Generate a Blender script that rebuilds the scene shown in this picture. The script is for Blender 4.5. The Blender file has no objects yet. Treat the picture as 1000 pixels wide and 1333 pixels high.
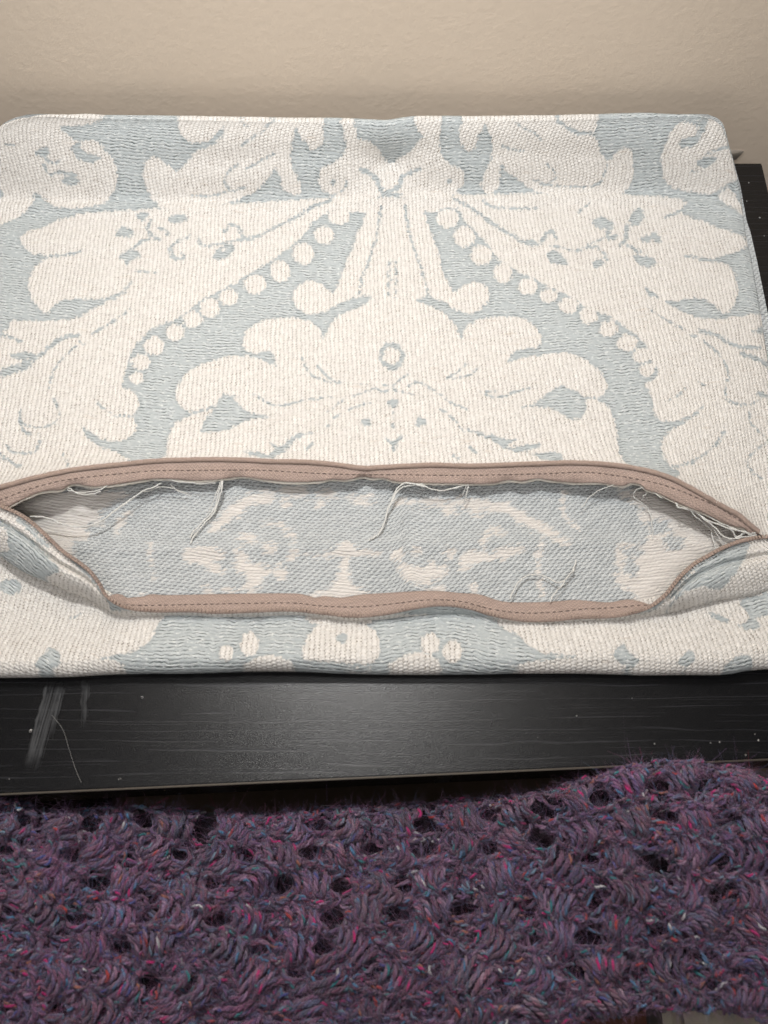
import bpy, math, random
import numpy as np

rng = np.random.default_rng(7)
random.seed(7)
SC = bpy.context.scene
COL = SC.collection

# ------------------------------------------------------------------ camera
CAM_H = 0.40                 # metres above the table top
PITCH = math.radians(65.0)   # looking down
FPX = 1001.0                 # focal length in photo pixels (1000 x 1333)
cam_d = bpy.data.cameras.new('camera')
cam = bpy.data.objects.new('camera', cam_d)
COL.objects.link(cam)
cam.location = (0, 0, CAM_H)
cam.rotation_euler = (math.pi / 2 - PITCH, 0, 0)
cam_d.sensor_fit = 'VERTICAL'
cam_d.sensor_height = 36.0
cam_d.lens = FPX / 1333.0 * 36.0
cam_d.clip_start = 0.01
cam_d.clip_end = 50
cam_d.dof.use_dof = True
cam_d.dof.focus_distance = 0.47
cam_d.dof.aperture_fstop = 10.0
SC.camera = cam

# ------------------------------------------------------------------ light
w = bpy.data.worlds.new('World'); SC.world = w; w.use_nodes = True
bg = w.node_tree.nodes['Background']
bg.inputs[0].default_value = (1.0, 0.97, 0.94, 1)
bg.inputs[1].default_value = 0.05

def lamp(name, kind, loc, energy, colour, **kw):
    d = bpy.data.lights.new(name, kind)
    d.energy = energy; d.color = colour
    for k, v in kw.items(): setattr(d, k, v)
    o = bpy.data.objects.new(name, d); COL.objects.link(o); o.location = loc
    return o
key = lamp('wall_lamp', 'POINT', (-0.05, 0.355, 0.57), 9.5, (1.0, 0.99, 0.975), shadow_soft_size=0.03)
fill_top = lamp('overhead_fill', 'AREA', (-0.06, 0.27, 1.9), 2.6, (1.0, 0.985, 0.97), shape='DISK', size=0.34)  # unseen fill from above, added for overall light and table sheen
front_l = lamp('front_fill', 'AREA', (-0.05, -0.22, 0.80), 1.25, (1.0, 0.96, 0.935), shape='RECTANGLE', size=0.9, size_y=0.25, spread=math.radians(75))  # unseen fill above and behind the camera, added to brighten the wall
front_l.rotation_euler = (math.radians(44), 0, 0)

SC.view_settings.view_transform = 'Standard'
SC.view_settings.look = 'None'
SC.view_settings.exposure = 0.0
SC.view_settings.gamma = 1.0
SC.cycles.max_bounces = 6
SC.cycles.use_denoising = True
SC.cycles.denoiser = 'OPENIMAGEDENOISE'
SC.cycles.denoising_input_passes = 'RGB_ALBEDO_NORMAL'
SC.cycles.denoising_prefilter = 'FAST'

# ------------------------------------------------------------------ maths helpers
FW = np.array([0, math.cos(PITCH), -math.sin(PITCH)])
UP = np.array([0, math.sin(PITCH), math.cos(PITCH)])
def rays(px, py):
    a = (np.asarray(px, float) - 500.0) / FPX
    b = (666.5 - np.asarray(py, float)) / FPX
    return np.stack([a, FW[1] + b * UP[1], FW[2] + b * UP[2]], -1)
def at(px, py, z=0.0):
    """photo pixel + height above the table -> point in the room"""
    r = rays(px, py)
    t = (np.asarray(z) - CAM_H) / r[..., 2]
    return np.stack([r[..., 0] * t, r[..., 1] * t, CAM_H + r[..., 2] * t], -1)

def cr(pts, closed=False, n=5):
    """Catmull-Rom through points"""
    P = np.asarray(pts, float)
    if closed:
        Q = np.concatenate([P[-1:], P, P[:2]])
        m = len(P)
    else:
        Q = np.concatenate([2 * P[:1] - P[1:2], P, 2 * P[-1:] - P[-2:-1]])
        m = len(P) - 1
    t = (np.arange(n) / n)[:, None]
    out = []
    for i in range(m):
        p0, p1, p2, p3 = Q[i:i + 4]
        out.append(0.5 * (2 * p1 + (p2 - p0) * t + (2 * p0 - 5 * p1 + 4 * p2 - p3) * t ** 2 + (3 * p1 - p0 - 3 * p2 + p3) * t ** 3))
    out = np.concatenate(out)
    if not closed: out = np.concatenate([out, P[-1:]])
    return out

def curve_y(pts):
    """smooth function y(x) through photo points"""
    c = cr(sorted(pts), n=8)
    o = np.maximum.accumulate(c[:, 0])
    return lambda x: np.interp(x, o, c[:, 1])

def smooth(a, b, x):
    t = np.clip((x - a) / (b - a), 0, 1)
    return t * t * (3 - 2 * t)

_lat = rng.random((256, 256))
def vnoise(x, y):
    x = np.asarray(x, float); y = np.asarray(y, float)
    xi = np.floor(x).astype(int); yi = np.floor(y).astype(int)
    fx = x - xi; fy = y - yi
    fx = fx * fx * (3 - 2 * fx); fy = fy * fy * (3 - 2 * fy)
    g = lambda i, j: _lat[i & 255, j & 255]
    return (g(xi, yi) * (1 - fx) + g(xi + 1, yi) * fx) * (1 - fy) + (g(xi, yi + 1) * (1 - fx) + g(xi + 1, yi + 1) * fx) * fy * 1.0 - 0.5

# signed distance of the woven figure, in photo-pixel units of the flat cloth
def seg_dist(P, A, B):
    d = np.full(len(P), 1e9, np.float32)
    for a, b in zip(A, B):
        e = b - a
        L = float(e @ e) + 1e-9
        q = P - a
        t = np.clip((q @ e) / L, 0, 1)
        dx = q[:, 0] - t * e[0]; dy = q[:, 1] - t * e[1]
        np.minimum(d, dx * dx + dy * dy, out=d)
    return np.sqrt(d)
def poly_sd(P, V):
    A = V; B = np.roll(V, -1, 0)
    d = seg_dist(P, A, B)
    ins = np.zeros(len(P), bool)
    for a, b in zip(A, B):
        if a[1] == b[1]: continue
        c = (a[1] > P[:, 1]) != (b[1] > P[:, 1])
        xx = a[0] + (P[:, 1] - a[1]) * (b[0] - a[0]) / (b[1] - a[1])
        ins ^= c & (P[:, 0] < xx)
    return np.where(ins, d, -d)
def figure(px, py, ops, start=-8.0):
    P = np.stack([px, py], -1).astype(np.float32)
    f = np.full(len(P), start, np.float32)
    for op in ops:
        kind = op[0]
        if kind in 'CB':
            V = cr(op[1], True, 4).astype(np.float32); pad = 9
        elif kind in 'LK':
            V = cr(op[1], False, 4).astype(np.float32); pad = 9 + op[2]
        else:
            a = np.linspace(0, 2 * np.pi, 20, endpoint=False)
            cx, cy, rx, ry = op[1]
            V = np.stack([cx + rx * np.cos(a), cy + ry * np.sin(a)], -1).astype(np.float32); pad = 9
        lo = V.min(0) - pad; hi = V.max(0) + pad
        s = np.where((P[:, 0] > lo[0]) & (P[:, 0] < hi[0]) & (P[:, 1] > lo[1]) & (P[:, 1] < hi[1]))[0]
        if not len(s): continue
        Q = P[s]
        sd = (op[2] / 2 - seg_dist(Q, V[:-1], V[1:])) if kind in 'LK' else poly_sd(Q, V)
        f[s] = np.maximum(f[s], sd) if kind in 'CKO' else np.minimum(f[s], -sd)
    return np.clip(f, -8, 8)

# ------------------------------------------------------------------ mesh helpers
def mesh_obj(name, verts, faces, mat=None, parent=None, uv=None, attrs=None, cols=None, smooth_shade=True):
    me = bpy.data.meshes.new(name)
    verts = np.ascontiguousarray(verts, np.float32)
    faces = np.ascontiguousarray(faces, np.int32)
    k = faces.shape[1]
    me.vertices.add(len(verts)); me.vertices.foreach_set('co', verts.ravel())
    me.loops.add(faces.size); me.loops.foreach_set('vertex_index', faces.ravel())
    me.polygons.add(len(faces))
    me.polygons.foreach_set('loop_start', np.arange(0, faces.size, k, dtype=np.int32))
    me.polygons.foreach_set('loop_total', np.full(len(faces), k, np.int32))
    me.update(calc_edges=True)
    if smooth_shade: me.polygons.foreach_set('use_smooth', np.ones(len(faces), bool))
    if uv is not None:
        l = me.uv_layers.new(name='UVMap')
        l.data.foreach_set('uv', np.ascontiguousarray(np.asarray(uv, np.float32)[faces.ravel()]).ravel())
    for n, a in (attrs or {}).items():
        at_ = me.attributes.new(n, 'FLOAT', 'POINT'); at_.data.foreach_set('value', np.ascontiguousarray(a, np.float32).ravel())
    if cols is not None:
        at_ = me.attributes.new('yarn', 'FLOAT_COLOR', 'POINT')
        at_.data.foreach_set('color', np.ascontiguousarray(np.concatenate([cols, np.ones((len(cols), 1))], 1), np.float32).ravel())
    if mat: me.materials.append(mat)
    o = bpy.data.objects.new(name, me); COL.objects.link(o)
    if parent: o.parent = parent
    return o
def grid_faces(nr, nc, closed=False):
    i = np.arange(nr - 1)[:, None]; j = np.arange(nc if closed else nc - 1)[None]
    j2 = (j + 1) % nc
    return np.stack([i * nc + j, i * nc + j2, (i + 1) * nc + j2, (i + 1) * nc + j], -1).reshape(-1, 4)
def grid_uv(P):
    """arc-length coordinates (metres) of a grid of points"""
    du = np.linalg.norm(np.diff(P, axis=1), axis=2); dv = np.linalg.norm(np.diff(P, axis=0), axis=2)
    U = np.concatenate([np.zeros((P.shape[0], 1)), np.cumsum(du, 1)], 1); U -= U[:, P.shape[1] // 2][:, None]
    V = np.concatenate([np.zeros((1, P.shape[1])), np.cumsum(dv, 0)], 0)
    return np.stack([U, V], -1)
def frames(C):
    T = np.gradient(C, axis=0); T /= np.linalg.norm(T, axis=1)[:, None] + 1e-12
    ref = np.array([0.13, 0.05, 1.0]); 
    N = np.cross(T, ref); N /= np.linalg.norm(N, axis=1)[:, None] + 1e-9
    return T, N, np.cross(N, T)
def tube(C, r, k=6):
    C = np.asarray(C, float); n = len(C)
    _, N, B = frames(C)
    a = np.arange(k) / k * 2 * np.pi
    r = np.broadcast_to(np.asarray(r, float), (n,))
    V = C[:, None] + r[:, None, None] * (np.cos(a)[None, :, None] * N[:, None] + np.sin(a)[None, :, None] * B[:, None])
    return V.reshape(-1, 3), grid_faces(n, k, True)
class Bag:
    def __init__(s): s.v = []; s.f = []; s.c = []; s.n = 0
    def add(s, V, F, c=None):
        s.v.append(V); s.f.append(F + s.n); s.n += len(V)
        if c is not None: s.c.append(c)
    def build(s, name, mat, parent=None, sm=True):
        return mesh_obj(name, np.concatenate(s.v), np.concatenate(s.f), mat, parent, cols=np.concatenate(s.c) if s.c else None, smooth_shade=sm)
def box_vf(c, X, Y, Z):
    """box with centre c and half axes X, Y, Z"""
    s = np.array([[i, j, k] for i in (-1, 1) for j in (-1, 1) for k in (-1, 1)], float)
    V = np.asarray(c) + s[:, :1] * X + s[:, 1:2] * Y + s[:, 2:] * Z
    F = np.array([[0, 1, 3, 2], [4, 6, 7, 5], [0, 4, 5, 1], [2, 3, 7, 6], [0, 2, 6, 4], [1, 5, 7, 3]])
    return V, F
def rounded_box(name, lo, hi, bev, mat, parent=None, seg=3):
    import bmesh
    bm = bmesh.new(); bmesh.ops.create_cube(bm, size=1)
    lo = np.array(lo); hi = np.array(hi)
    for v in bm.verts: v.co = [(lo[i] + hi[i]) / 2 + v.co[i] * (hi[i] - lo[i]) for i in range(3)]
    bmesh.ops.bevel(bm, geom=bm.edges[:], offset=bev, segments=seg, affect='EDGES')
    me = bpy.data.meshes.new(name); bm.to_mesh(me); bm.free(); me.materials.append(mat)
    o = bpy.data.objects.new(name, me); COL.objects.link(o)
    if parent: o.parent = parent
    return o
def empty(name, label, cat, loc=(0, 0, 0)):
    o = bpy.data.objects.new(name, None); COL.objects.link(o); o.location = loc
    o['label'] = label; o['category'] = cat
    return o

# ------------------------------------------------------------------ node helper
class S:
    """socket with arithmetic"""
    def __init__(s, g, k): s.g = g; s.k = k
    def _m(s, op, *o):
        n = s.g.t.nodes.new('ShaderNodeMath'); n.operation = op
        for i, x in enumerate((s,) + o):
            if isinstance(x, S): s.g.t.links.new(x.k, n.inputs[i])
            else: n.inputs[i].default_value = x
        return S(s.g, n.outputs[0])
    def __add__(s, o): return s._m('ADD', o)
    __radd__ = __add__
    def __sub__(s, o): return s._m('SUBTRACT', o)
    def __rsub__(s, o): return (s * -1) + o
    def __mul__(s, o): return s._m('MULTIPLY', o)
    __rmul__ = __mul__
    def __truediv__(s, o): return s._m('DIVIDE', o)
    def sin(s): return s._m('SINE')
    def abs(s): return s._m('ABSOLUTE')
    def floor(s): return s._m('FLOOR')
    def frac(s): return s._m('FRACT')
    def pow(s, e): return s._m('POWER', e)
    def max(s, o): return s._m('MAXIMUM', o)
    def min(s, o): return s._m('MINIMUM', o)
    def ss(s, a, b):
        n = s.g.t.nodes.new('ShaderNodeMapRange'); n.interpolation_type = 'SMOOTHSTEP'
        s.g.t.links.new(s.k, n.inputs[0]); n.inputs[1].default_value = a; n.inputs[2].default_value = b
        return S(s.g, n.outputs[0])
class G:
    def __init__(g, name):
        g.m = bpy.data.materials.new(name); g.m.use_nodes = True; g.t = g.m.node_tree
        g.p = g.t.nodes['Principled BSDF']
        g.p.inputs['Roughness'].default_value = 0.85
    def lk(g, a, b): g.t.links.new(a.k if isinstance(a, S) else a, b)
    def attr(g, n, out='Fac'):
        x = g.t.nodes.new('ShaderNodeAttribute'); x.attribute_name = n; return S(g, x.outputs[out])
    def uv(g):
        x = g.t.nodes.new('ShaderNodeUVMap'); x.uv_map = 'UVMap'
        return g.sep(x.outputs[0])
    def obj(g):
        x = g.t.nodes.new('ShaderNodeTexCoord'); return g.sep(x.outputs['Object'])
    def sep(g, sock):
        y = g.t.nodes.new('ShaderNodeSeparateXYZ'); g.t.links.new(sock, y.inputs[0])
        return [S(g, y.outputs[i]) for i in range(3)]
    def vec(g, *c):
        n = g.t.nodes.new('ShaderNodeCombineXYZ')
        for i, x in enumerate(c):
            if isinstance(x, S): g.lk(x, n.inputs[i])
            else: n.inputs[i].default_value = x
        return S(g, n.outputs[0])
    def noise(g, v, scale=1, detail=2, rough=0.5):
        n = g.t.nodes.new('ShaderNodeTexNoise'); g.lk(v, n.inputs['Vector'])
        n.inputs['Scale'].default_value = scale; n.inputs['Detail'].default_value = detail; n.inputs['Roughness'].default_value = rough
        return S(g, n.outputs[0])
    def white(g, v):
        n = g.t.nodes.new('ShaderNodeTexWhiteNoise'); n.noise_dimensions = '3D'; g.lk(v, n.inputs['Vector'])
        return S(g, n.outputs['Value'])
    def voro(g, v, scale, out='Distance'):
        n = g.t.nodes.new('ShaderNodeTexVoronoi'); g.lk(v, n.inputs['Vector']); n.inputs['Scale'].default_value = scale
        return S(g, n.outputs[out])
    def mix(g, f, a, b):
        n = g.t.nodes.new('ShaderNodeMix'); n.data_type = 'RGBA'
        if isinstance(f, S): g.lk(f, n.inputs[0])
        else: n.inputs[0].default_value = f
        for i, x in ((6, a), (7, b)):
            if isinstance(x, S): g.lk(x, n.inputs[i])
            else: n.inputs[i].default_value = (*x, 1)
        return S(g, n.outputs[2])
    def fmix(g, f, a, b): return a + (b - a) * f if isinstance(b, S) or isinstance(a, S) else f * (b - a) + a
    def bump(g, h, dist, strength=1.0):
        n = g.t.nodes.new('ShaderNodeBump'); n.inputs['Distance'].default_value = dist; n.inputs['Strength'].default_value = strength
        g.lk(h, n.inputs['Height']); g.lk(n.outputs[0], g.p.inputs['Normal'])
    def colour(g, c):
        if isinstance(c, S): g.lk(c, g.p.inputs['Base Color'])
        else: g.p.inputs['Base Color'].default_value = (*c, 1)
    def rough(g, r):
        if isinstance(r, S): g.lk(r, g.p.inputs['Roughness'])
        else: g.p.inputs['Roughness'].default_value = r
    def sheen(g, wgt): g.p.inputs['Sheen Weight'].default_value = wgt
    def spec(g, v): g.p.inputs['Specular IOR Level'].default_value = v

def plain(name, col, rough=0.8, spec=0.3):
    g = G(name); g.colour(col); g.rough(rough); g.spec(spec); return g.m

PI = math.pi
# woven jacquard, right side: ribbed cream figure, blue weft ground
def jacquard():
    g = G('jacquard_cloth'); g.spec(0.04); g.rough(1.0)
    u, v, _ = g.uv(); sd = g.attr('figure')
    wob = g.noise(g.vec(u, v, 0.0), 90, 2) - 0.5
    wob2 = g.noise(g.vec(u, v, 3.7), 330, 2) - 0.5
    uu = u / 0.00268 + wob * 0.7 + wob2 * 0.30; vv = v / 0.00200 + wob2 * 0.7
    uf, vf = uu.floor(), vv.floor()
    cell = g.white(g.vec((u / 0.00134).floor(), (v / 0.00205 + wob2).floor(), 0.0)) - 0.5
    m = (sd + cell * 3.6 + wob2 * 3.0).ss(-1.5, 1.4) * 0.96
    fib = g.noise(g.vec(u, v, 12.0), 640, 3, 0.75)                 # single fibres
    # cream side: narrow white ribs, dotted ground between them
    rib = (uu * PI).sin().abs()
    row = (vv * PI + uf * 1.3).sin().abs()
    gap = 1.0 - rib.ss(0.30, 0.88)
    r1 = g.white(g.vec(uf, vf, 5.0)); r2 = g.white(g.vec((uu * 2.0).floor(), vf, 6.0))
    patch = g.noise(g.vec(u, v, 8.0), 26, 3)
    hc = rib * 0.36 + row * 0.34 + fib * 0.80 + r2 * 0.20
    dot = gap * (1.0 - row.ss(0.30, 0.85)) * (r1.pow(1.6) * 0.85 + 0.15)
    slub = g.noise(g.vec(u * 80, v * 480, 4.0), 1, 2).ss(0.58, 0.74) * patch.ss(0.40, 0.66)
    dash = r1.ss(0.955, 0.975) * (1.0 - row.ss(0.5, 0.95)) * gap.ss(0.0, 0.5)
    cream = g.mix(fib * 0.55 + r2 * 0.45, (0.63, 0.60, 0.56), (0.88, 0.86, 0.825))
    cream = g.mix(gap * 0.26, cream, (0.62, 0.585, 0.53))
    cream = g.mix((dot * 1.15).min(0.9), cream, (0.30, 0.275, 0.24))
    cream = g.mix(slub * 0.38, cream, (0.56, 0.465, 0.375))
    cream = g.mix(dash * 0.6, cream, (0.26, 0.21, 0.165))
    # blue side: short weft dashes, irregular rows, pale flecks
    ph = g.noise(g.vec(u * 210, v * 90, 2.0), 1, 2) - 0.5
    vb = v / 0.00215 + ph * 1.5 + wob2 * 0.6
    vr = vb.floor()
    L = u / 0.0046 + g.white(g.vec(vr, 0.0, 1.0)) * 7.0 + ph * 0.8
    fl = g.white(g.vec(L.floor(), vr, 2.0))
    rowb = (vb * PI).sin().abs()
    dsh = (L * PI).sin().abs().pow(0.5)
    fine = g.noise(g.vec(u * 300, v * 640, 6.0), 1, 3, 0.7)
    hb = rowb * (0.18 + fl * 0.30) * (0.5 + dsh * 0.5) + fine * 0.75 + fib * 0.35
    blue = g.mix(fl * 0.45 + fine * 0.55, (0.35, 0.388, 0.396), (0.60, 0.632, 0.634))
    blue = g.mix((1.0 - rowb.ss(0.10, 0.75)) * fl.ss(0.22, 0.60) * dsh * 1.0, blue, (0.11, 0.135, 0.14))
    blue = g.mix(fine.ss(0.55, 0.68) * 0.65, blue, (0.80, 0.81, 0.79))
    # fine stems and flowers are woven with a tighter, darker weft
    blue = g.mix((1.0 - (sd * -1.0).ss(1.8, 6.0)) * (0.08 + fl * 0.30), blue, (0.225, 0.26, 0.27))
    g.colour(g.mix(m, blue, cream))
    g.bump(hb + (hc - hb) * m, 0.00095, 1.0)
    return g.m

# the wrong side of the same cloth: slanting floats
def wrong_side():
    g = G('jacquard_wrong_side'); g.spec(0.04); g.rough(1.0)
    u, v, _ = g.uv(); sd = g.attr('figure')
    wob = g.noise(g.vec(u, v, 0.0), 70, 2) - 0.5
    wob2 = g.noise(g.vec(u, v, 3.7), 300, 2) - 0.5
    fib = g.noise(g.vec(u * 0.5, v, 12.0), 1050, 3, 0.7)
    uu = u / 0.0033 + (v / 0.00190 + wob * 0.5).floor() * 0.5 + v / 0.03 + wob * 0.7 + wob2 * 0.35
    vv = v / 0.00190 + uu.frac() * 0.55 + wob * 0.5 + wob2 * 0.45
    uf, vr = uu.floor(), vv.floor()
    cell = g.white(g.vec(uf, vr, 0.0)) - 0.5
    m = (sd + cell * 8.5 + wob2 * 11.0).ss(-3.6, 3.6) * 0.70
    row = (vv * PI).sin().abs(); loz = (uu * PI).sin().abs()
    fl = g.white(g.vec(uf, vr, 2.0))
    hb = row.pow(0.7) * (0.35 + loz * 0.65) + fib * 0.55
    blue = g.mix(fl * 0.5 + fib * 0.5, (0.42, 0.45, 0.46), (0.60, 0.625, 0.63))
    blue = g.mix((1.0 - row.ss(0.10, 0.62)) * loz.ss(0.25, 0.75) * (0.9 - fl * 0.4), blue, (0.17, 0.185, 0.195))
    vf = v / 0.00185 + (g.noise(g.vec(u * 75, v * 130, 2.0), 1, 2) - 0.5) * 2.4
    hf = (vf * PI).sin().abs()
    f2 = g.white(g.vec((u / 0.013 + vf.floor() * 0.41).floor(), vf.floor(), 3.0))
    cream = g.mix(f2 * 0.5 + fib * 0.5, (0.66, 0.61, 0.56), (0.83, 0.785, 0.73))
    cream = g.mix((1.0 - hf.ss(0.1, 0.5)) * 0.55 * (f2 * 0.7 + 0.3), cream, (0.38, 0.32, 0.27))
    g.colour(g.mix(m, blue, cream))
    g.bump(hb + (hf * 0.8 + fib * 0.5 - hb) * m, 0.0007, 1.0)
    return g.m

def tape_mat():
    g = G('zip_tape_twill'); g.spec(0.06); g.rough(0.9); g.sheen(0.1)
    u, v, _ = g.uv()
    a = ((u / 0.0011 + v / 0.0011) * PI).sin(); b = ((u / 0.0011 - v / 0.0011) * PI).sin()
    s = (u / 0.0022).frac().ss(0.45, 0.55)
    h = a + (b - a) * s
    h = h * 0.7
    n = g.noise(g.vec(u * 80, v * 400, 0.0), 1, 3)
    g.colour(g.mix(n * 0.5 + h * 0.25 + 0.12, (0.27, 0.205, 0.175), (0.52, 0.405, 0.355)))
    g.bump(h + n, 0.0002, 0.9)
    return g.m

CLOTH = jacquard(); INSIDE = wrong_side(); TAPE = tape_mat()
def fuzzy(name, c1, c2, sc=900):
    g = G(name); x, y, z = g.obj(); n = g.noise(g.vec(x, y, z), sc, 3)
    g.colour(g.mix(n, c1, c2)); g.bump(n, 0.0003, 0.6); g.sheen(0.2); return g.m
TEETH = fuzzy('zip_coil', (0.22, 0.16, 0.13), (0.42, 0.32, 0.27))
STITCH = fuzzy('sewing_thread', (0.10, 0.072, 0.062), (0.20, 0.15, 0.13))
THREAD = fuzzy('grey_thread', (0.50, 0.51, 0.49), (0.74, 0.73, 0.70))
FRAY = fuzzy('frayed_edge', (0.42, 0.38, 0.32), (0.80, 0.76, 0.69), 1200)

# ------------------------------------------------------------------ room: wall, floor
YW = 0.471
def wall_mat():
    g = G('painted_wall'); g.spec(0.25); g.rough(0.6)
    x, y, z = g.obj(); p = g.vec(x, y, z)
    n1 = g.noise(p, 210, 3, 0.55); n2 = g.noise(p, 75, 2); v = g.voro(p, 260)
    big = g.noise(p, 9, 2)
    g.colour(g.mix(big, (0.64, 0.545, 0.44), (0.67, 0.572, 0.465)))
    g.bump(n1.ss(0.3, 0.75) * 0.5 + n2 * 0.9 + v * 0.15, 0.0005, 0.36)
    return g.m
W = mesh_obj('wall', [(-1.6, YW, -0.5), (1.6, YW, -0.5), (1.6, YW, 1.5), (-1.6, YW, 1.5)], [[0, 1, 2, 3]], wall_mat(), smooth_shade=False)
W['kind'] = 'structure'
# grey patch low on the wall beside the cover, painted for a shadow smear
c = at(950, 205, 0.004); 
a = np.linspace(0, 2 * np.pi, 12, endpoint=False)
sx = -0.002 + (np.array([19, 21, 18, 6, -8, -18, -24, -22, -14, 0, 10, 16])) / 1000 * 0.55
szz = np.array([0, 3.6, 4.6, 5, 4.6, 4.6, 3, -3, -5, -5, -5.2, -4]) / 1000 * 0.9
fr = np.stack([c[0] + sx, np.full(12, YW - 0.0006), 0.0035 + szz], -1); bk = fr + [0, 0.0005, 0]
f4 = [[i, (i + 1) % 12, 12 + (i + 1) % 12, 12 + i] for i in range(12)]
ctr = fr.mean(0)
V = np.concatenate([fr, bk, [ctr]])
o = mesh_obj('shadow_smear', V, np.array(f4 + [[24, (i + 1) % 12, i, i] for i in range(12)])[:, :4], plain('shadow_grey', (0.33, 0.29, 0.245), 0.9), W)
FL = mesh_obj('floor', [(-2, -2, -0.46), (2, -2, -0.46), (2, YW, -0.46), (-2, YW, -0.46)], [[0, 1, 2, 3]], fuzzy('floor_wood', (0.12, 0.09, 0.07), (0.2, 0.15, 0.11), 20), smooth_shade=False)
FL['kind'] = 'structure'

# ------------------------------------------------------------------ table
fl_, fr_ = at(0, 1033.5), at(1000, 988)
bl_y = at(992, 212)[1]
dirx = (fr_ - fl_) / np.linalg.norm(fr_ - fl_)
ang = math.atan2(dirx[1], dirx[0])
diry = np.array([-dirx[1], dirx[0], 0])
rb = at(992, 212.0)                      # back right corner
e1 = at(1000, 246)
def table_mat():
    g = G('black_wood_foil'); g.spec(0.44)
    x, y, z = g.obj()
    warp = g.noise(g.vec(x * 6, y * 20, 0.0), 1, 3) - 0.5
    yy = y + warp * 0.006
    fine = g.noise(g.vec(x * 14, yy * 900, 0.0), 1, 3, 0.6)
    brk = g.noise(g.vec(x * 22, yy * 170, 7.0), 1, 3)
    lw = g.noise(g.vec(x * 5, yy * 60, 4.0), 1, 3) - 0.5
    ln = (1.0 - ((yy / 0.0056 + lw * 2.6).frac() - 0.5).abs().ss(0.0, 0.055)) * brk.ss(0.36, 0.60)
    ln = ln.max((1.0 - ((yy / 0.0023 + lw * 3.0).frac() - 0.5).abs().ss(0.0, 0.09)) * brk.ss(0.50, 0.66) * 0.6)
    grit = g.noise(g.vec(x, y * 1.6, z), 1500, 2)
    c = g.mix(ln * 0.5, (0.0046, 0.0048, 0.0058), (0.042, 0.043, 0.050))
    c = g.mix(grit.ss(0.55, 0.8) * 0.15, c, (0.040, 0.039, 0.041))
    # dull rub marks near the front left corner of what shows
    def rub(px0, py0, px1, py1, wd, seed):
        A = at(px0, py0); B = at(px1, py1)
        L = float(np.linalg.norm(B - A)); d = (B - A) / L
        s = (x - A[0]) * d[0] + (y - A[1]) * d[1]
        t = (y - A[1]) * d[0] - (x - A[0]) * d[1]
        st = g.noise(g.vec(s * 14, t * 900 + s * 12, seed), 1, 3, 0.7)
        ed = g.noise(g.vec(s * 130, t * 130, seed + 3), 1, 2) - 0.5
        a_ = s + ed * 0.014
        return a_.ss(0.0, 0.006) * (1.0 - a_.ss(L - 0.014, L)) * (1.0 - (t + ed * 0.006 + s * 0.03).abs().ss(wd * 0.3, wd * 0.9)) * st.ss(0.40, 0.64)
    marks = rub(75, 885, 42, 1008, 0.0055, 1.0).max(rub(64, 885, 36, 1005, 0.002, 5.0)).max(rub(112, 885, 110, 950, 0.0026, 9.0) * 0.9).max(rub(83, 890, 66, 965, 0.0025, 12.0))
    c = g.mix(marks * 0.38, c, (0.13, 0.135, 0.145))
    g.colour(c)
    g.rough(0.25 + fine * 0.03 + marks * 0.25 + ln * 0.05)
    g.bump(fine * 0.08 - ln * 0.2 + grit * 1.0, 0.0002, 0.6)
    return g.m
TM = table_mat()
EDGE = plain('highlight_brown', (0.11, 0.095, 0.08), 0.6)
T = empty('side_table', 'black wood effect table with scratched top, pushed against the beige wall under the cushion cover', 'table', (0, 0, 0))
# tabletop: front edge is a little skewed to the wall
P_fr = fl_ - dirx * 0.06
slope = (e1[0] - rb[0]) / (e1[1] - rb[1])
def right_x(y): return rb[0] + slope * (y - rb[1])
def front_y(x): return fl_[1] + (x - fl_[0]) * dirx[1] / dirx[0]
xr = right_x(front_y(0.22)); yr = front_y(xr)
XL = -0.34
top = np.array([(XL, front_y(XL)), (xr, yr), (rb[0], rb[1]), (XL, rb[1])])
TH = 0.045
def slab(name, poly, z0, z1, mat, parent, bev=0.0008):
    import bmesh
    bm = bmesh.new()
    vs = [bm.verts.new((p[0], p[1], z0)) for p in poly]
    f = bm.faces.new(vs)
    r = bmesh.ops.extrude_face_region(bm, geom=[f])
    for e in r['geom']:
        if isinstance(e, bmesh.types.BMVert): e.co.z = z1
    bmesh.ops.recalc_face_normals(bm, faces=bm.faces)
    bmesh.ops.bevel(bm, geom=bm.edges[:], offset=bev, segments=2, affect='EDGES')
    me = bpy.data.meshes.new(name); bm.to_mesh(me); bm.free(); me.materials.append(mat)
    o = bpy.data.objects.new(name, me); COL.objects.link(o); o.parent = parent
    return o
slab('tabletop', top, -TH, 0.0, TM, T)
# thin pale strip along the front, painting in the chamfer's highlight
fa = np.array([XL, front_y(XL), -0.0006]); fb = np.array([xr, yr, -0.0006])
V, F = box_vf((fa + fb) / 2 + np.array([0, -0.0002, -0.0006]), (fb - fa) / 2, diry * 0.00045, np.array([0, 0, 0.0008]))
mesh_obj('chamfer_highlight', V, F, EDGE, T, smooth_shade=False)
for qx, qy in ((XL + 0.03, front_y(XL) + 0.035), (xr - 0.035, yr + 0.035), (rb[0] - 0.035, rb[1] - 0.04), (XL + 0.03, rb[1] - 0.04)):
    rounded_box('leg', (qx - 0.025, qy - 0.025, -0.46), (qx + 0.025, qy + 0.025, -TH - 0.0005), 0.002, TM, T)

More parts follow.
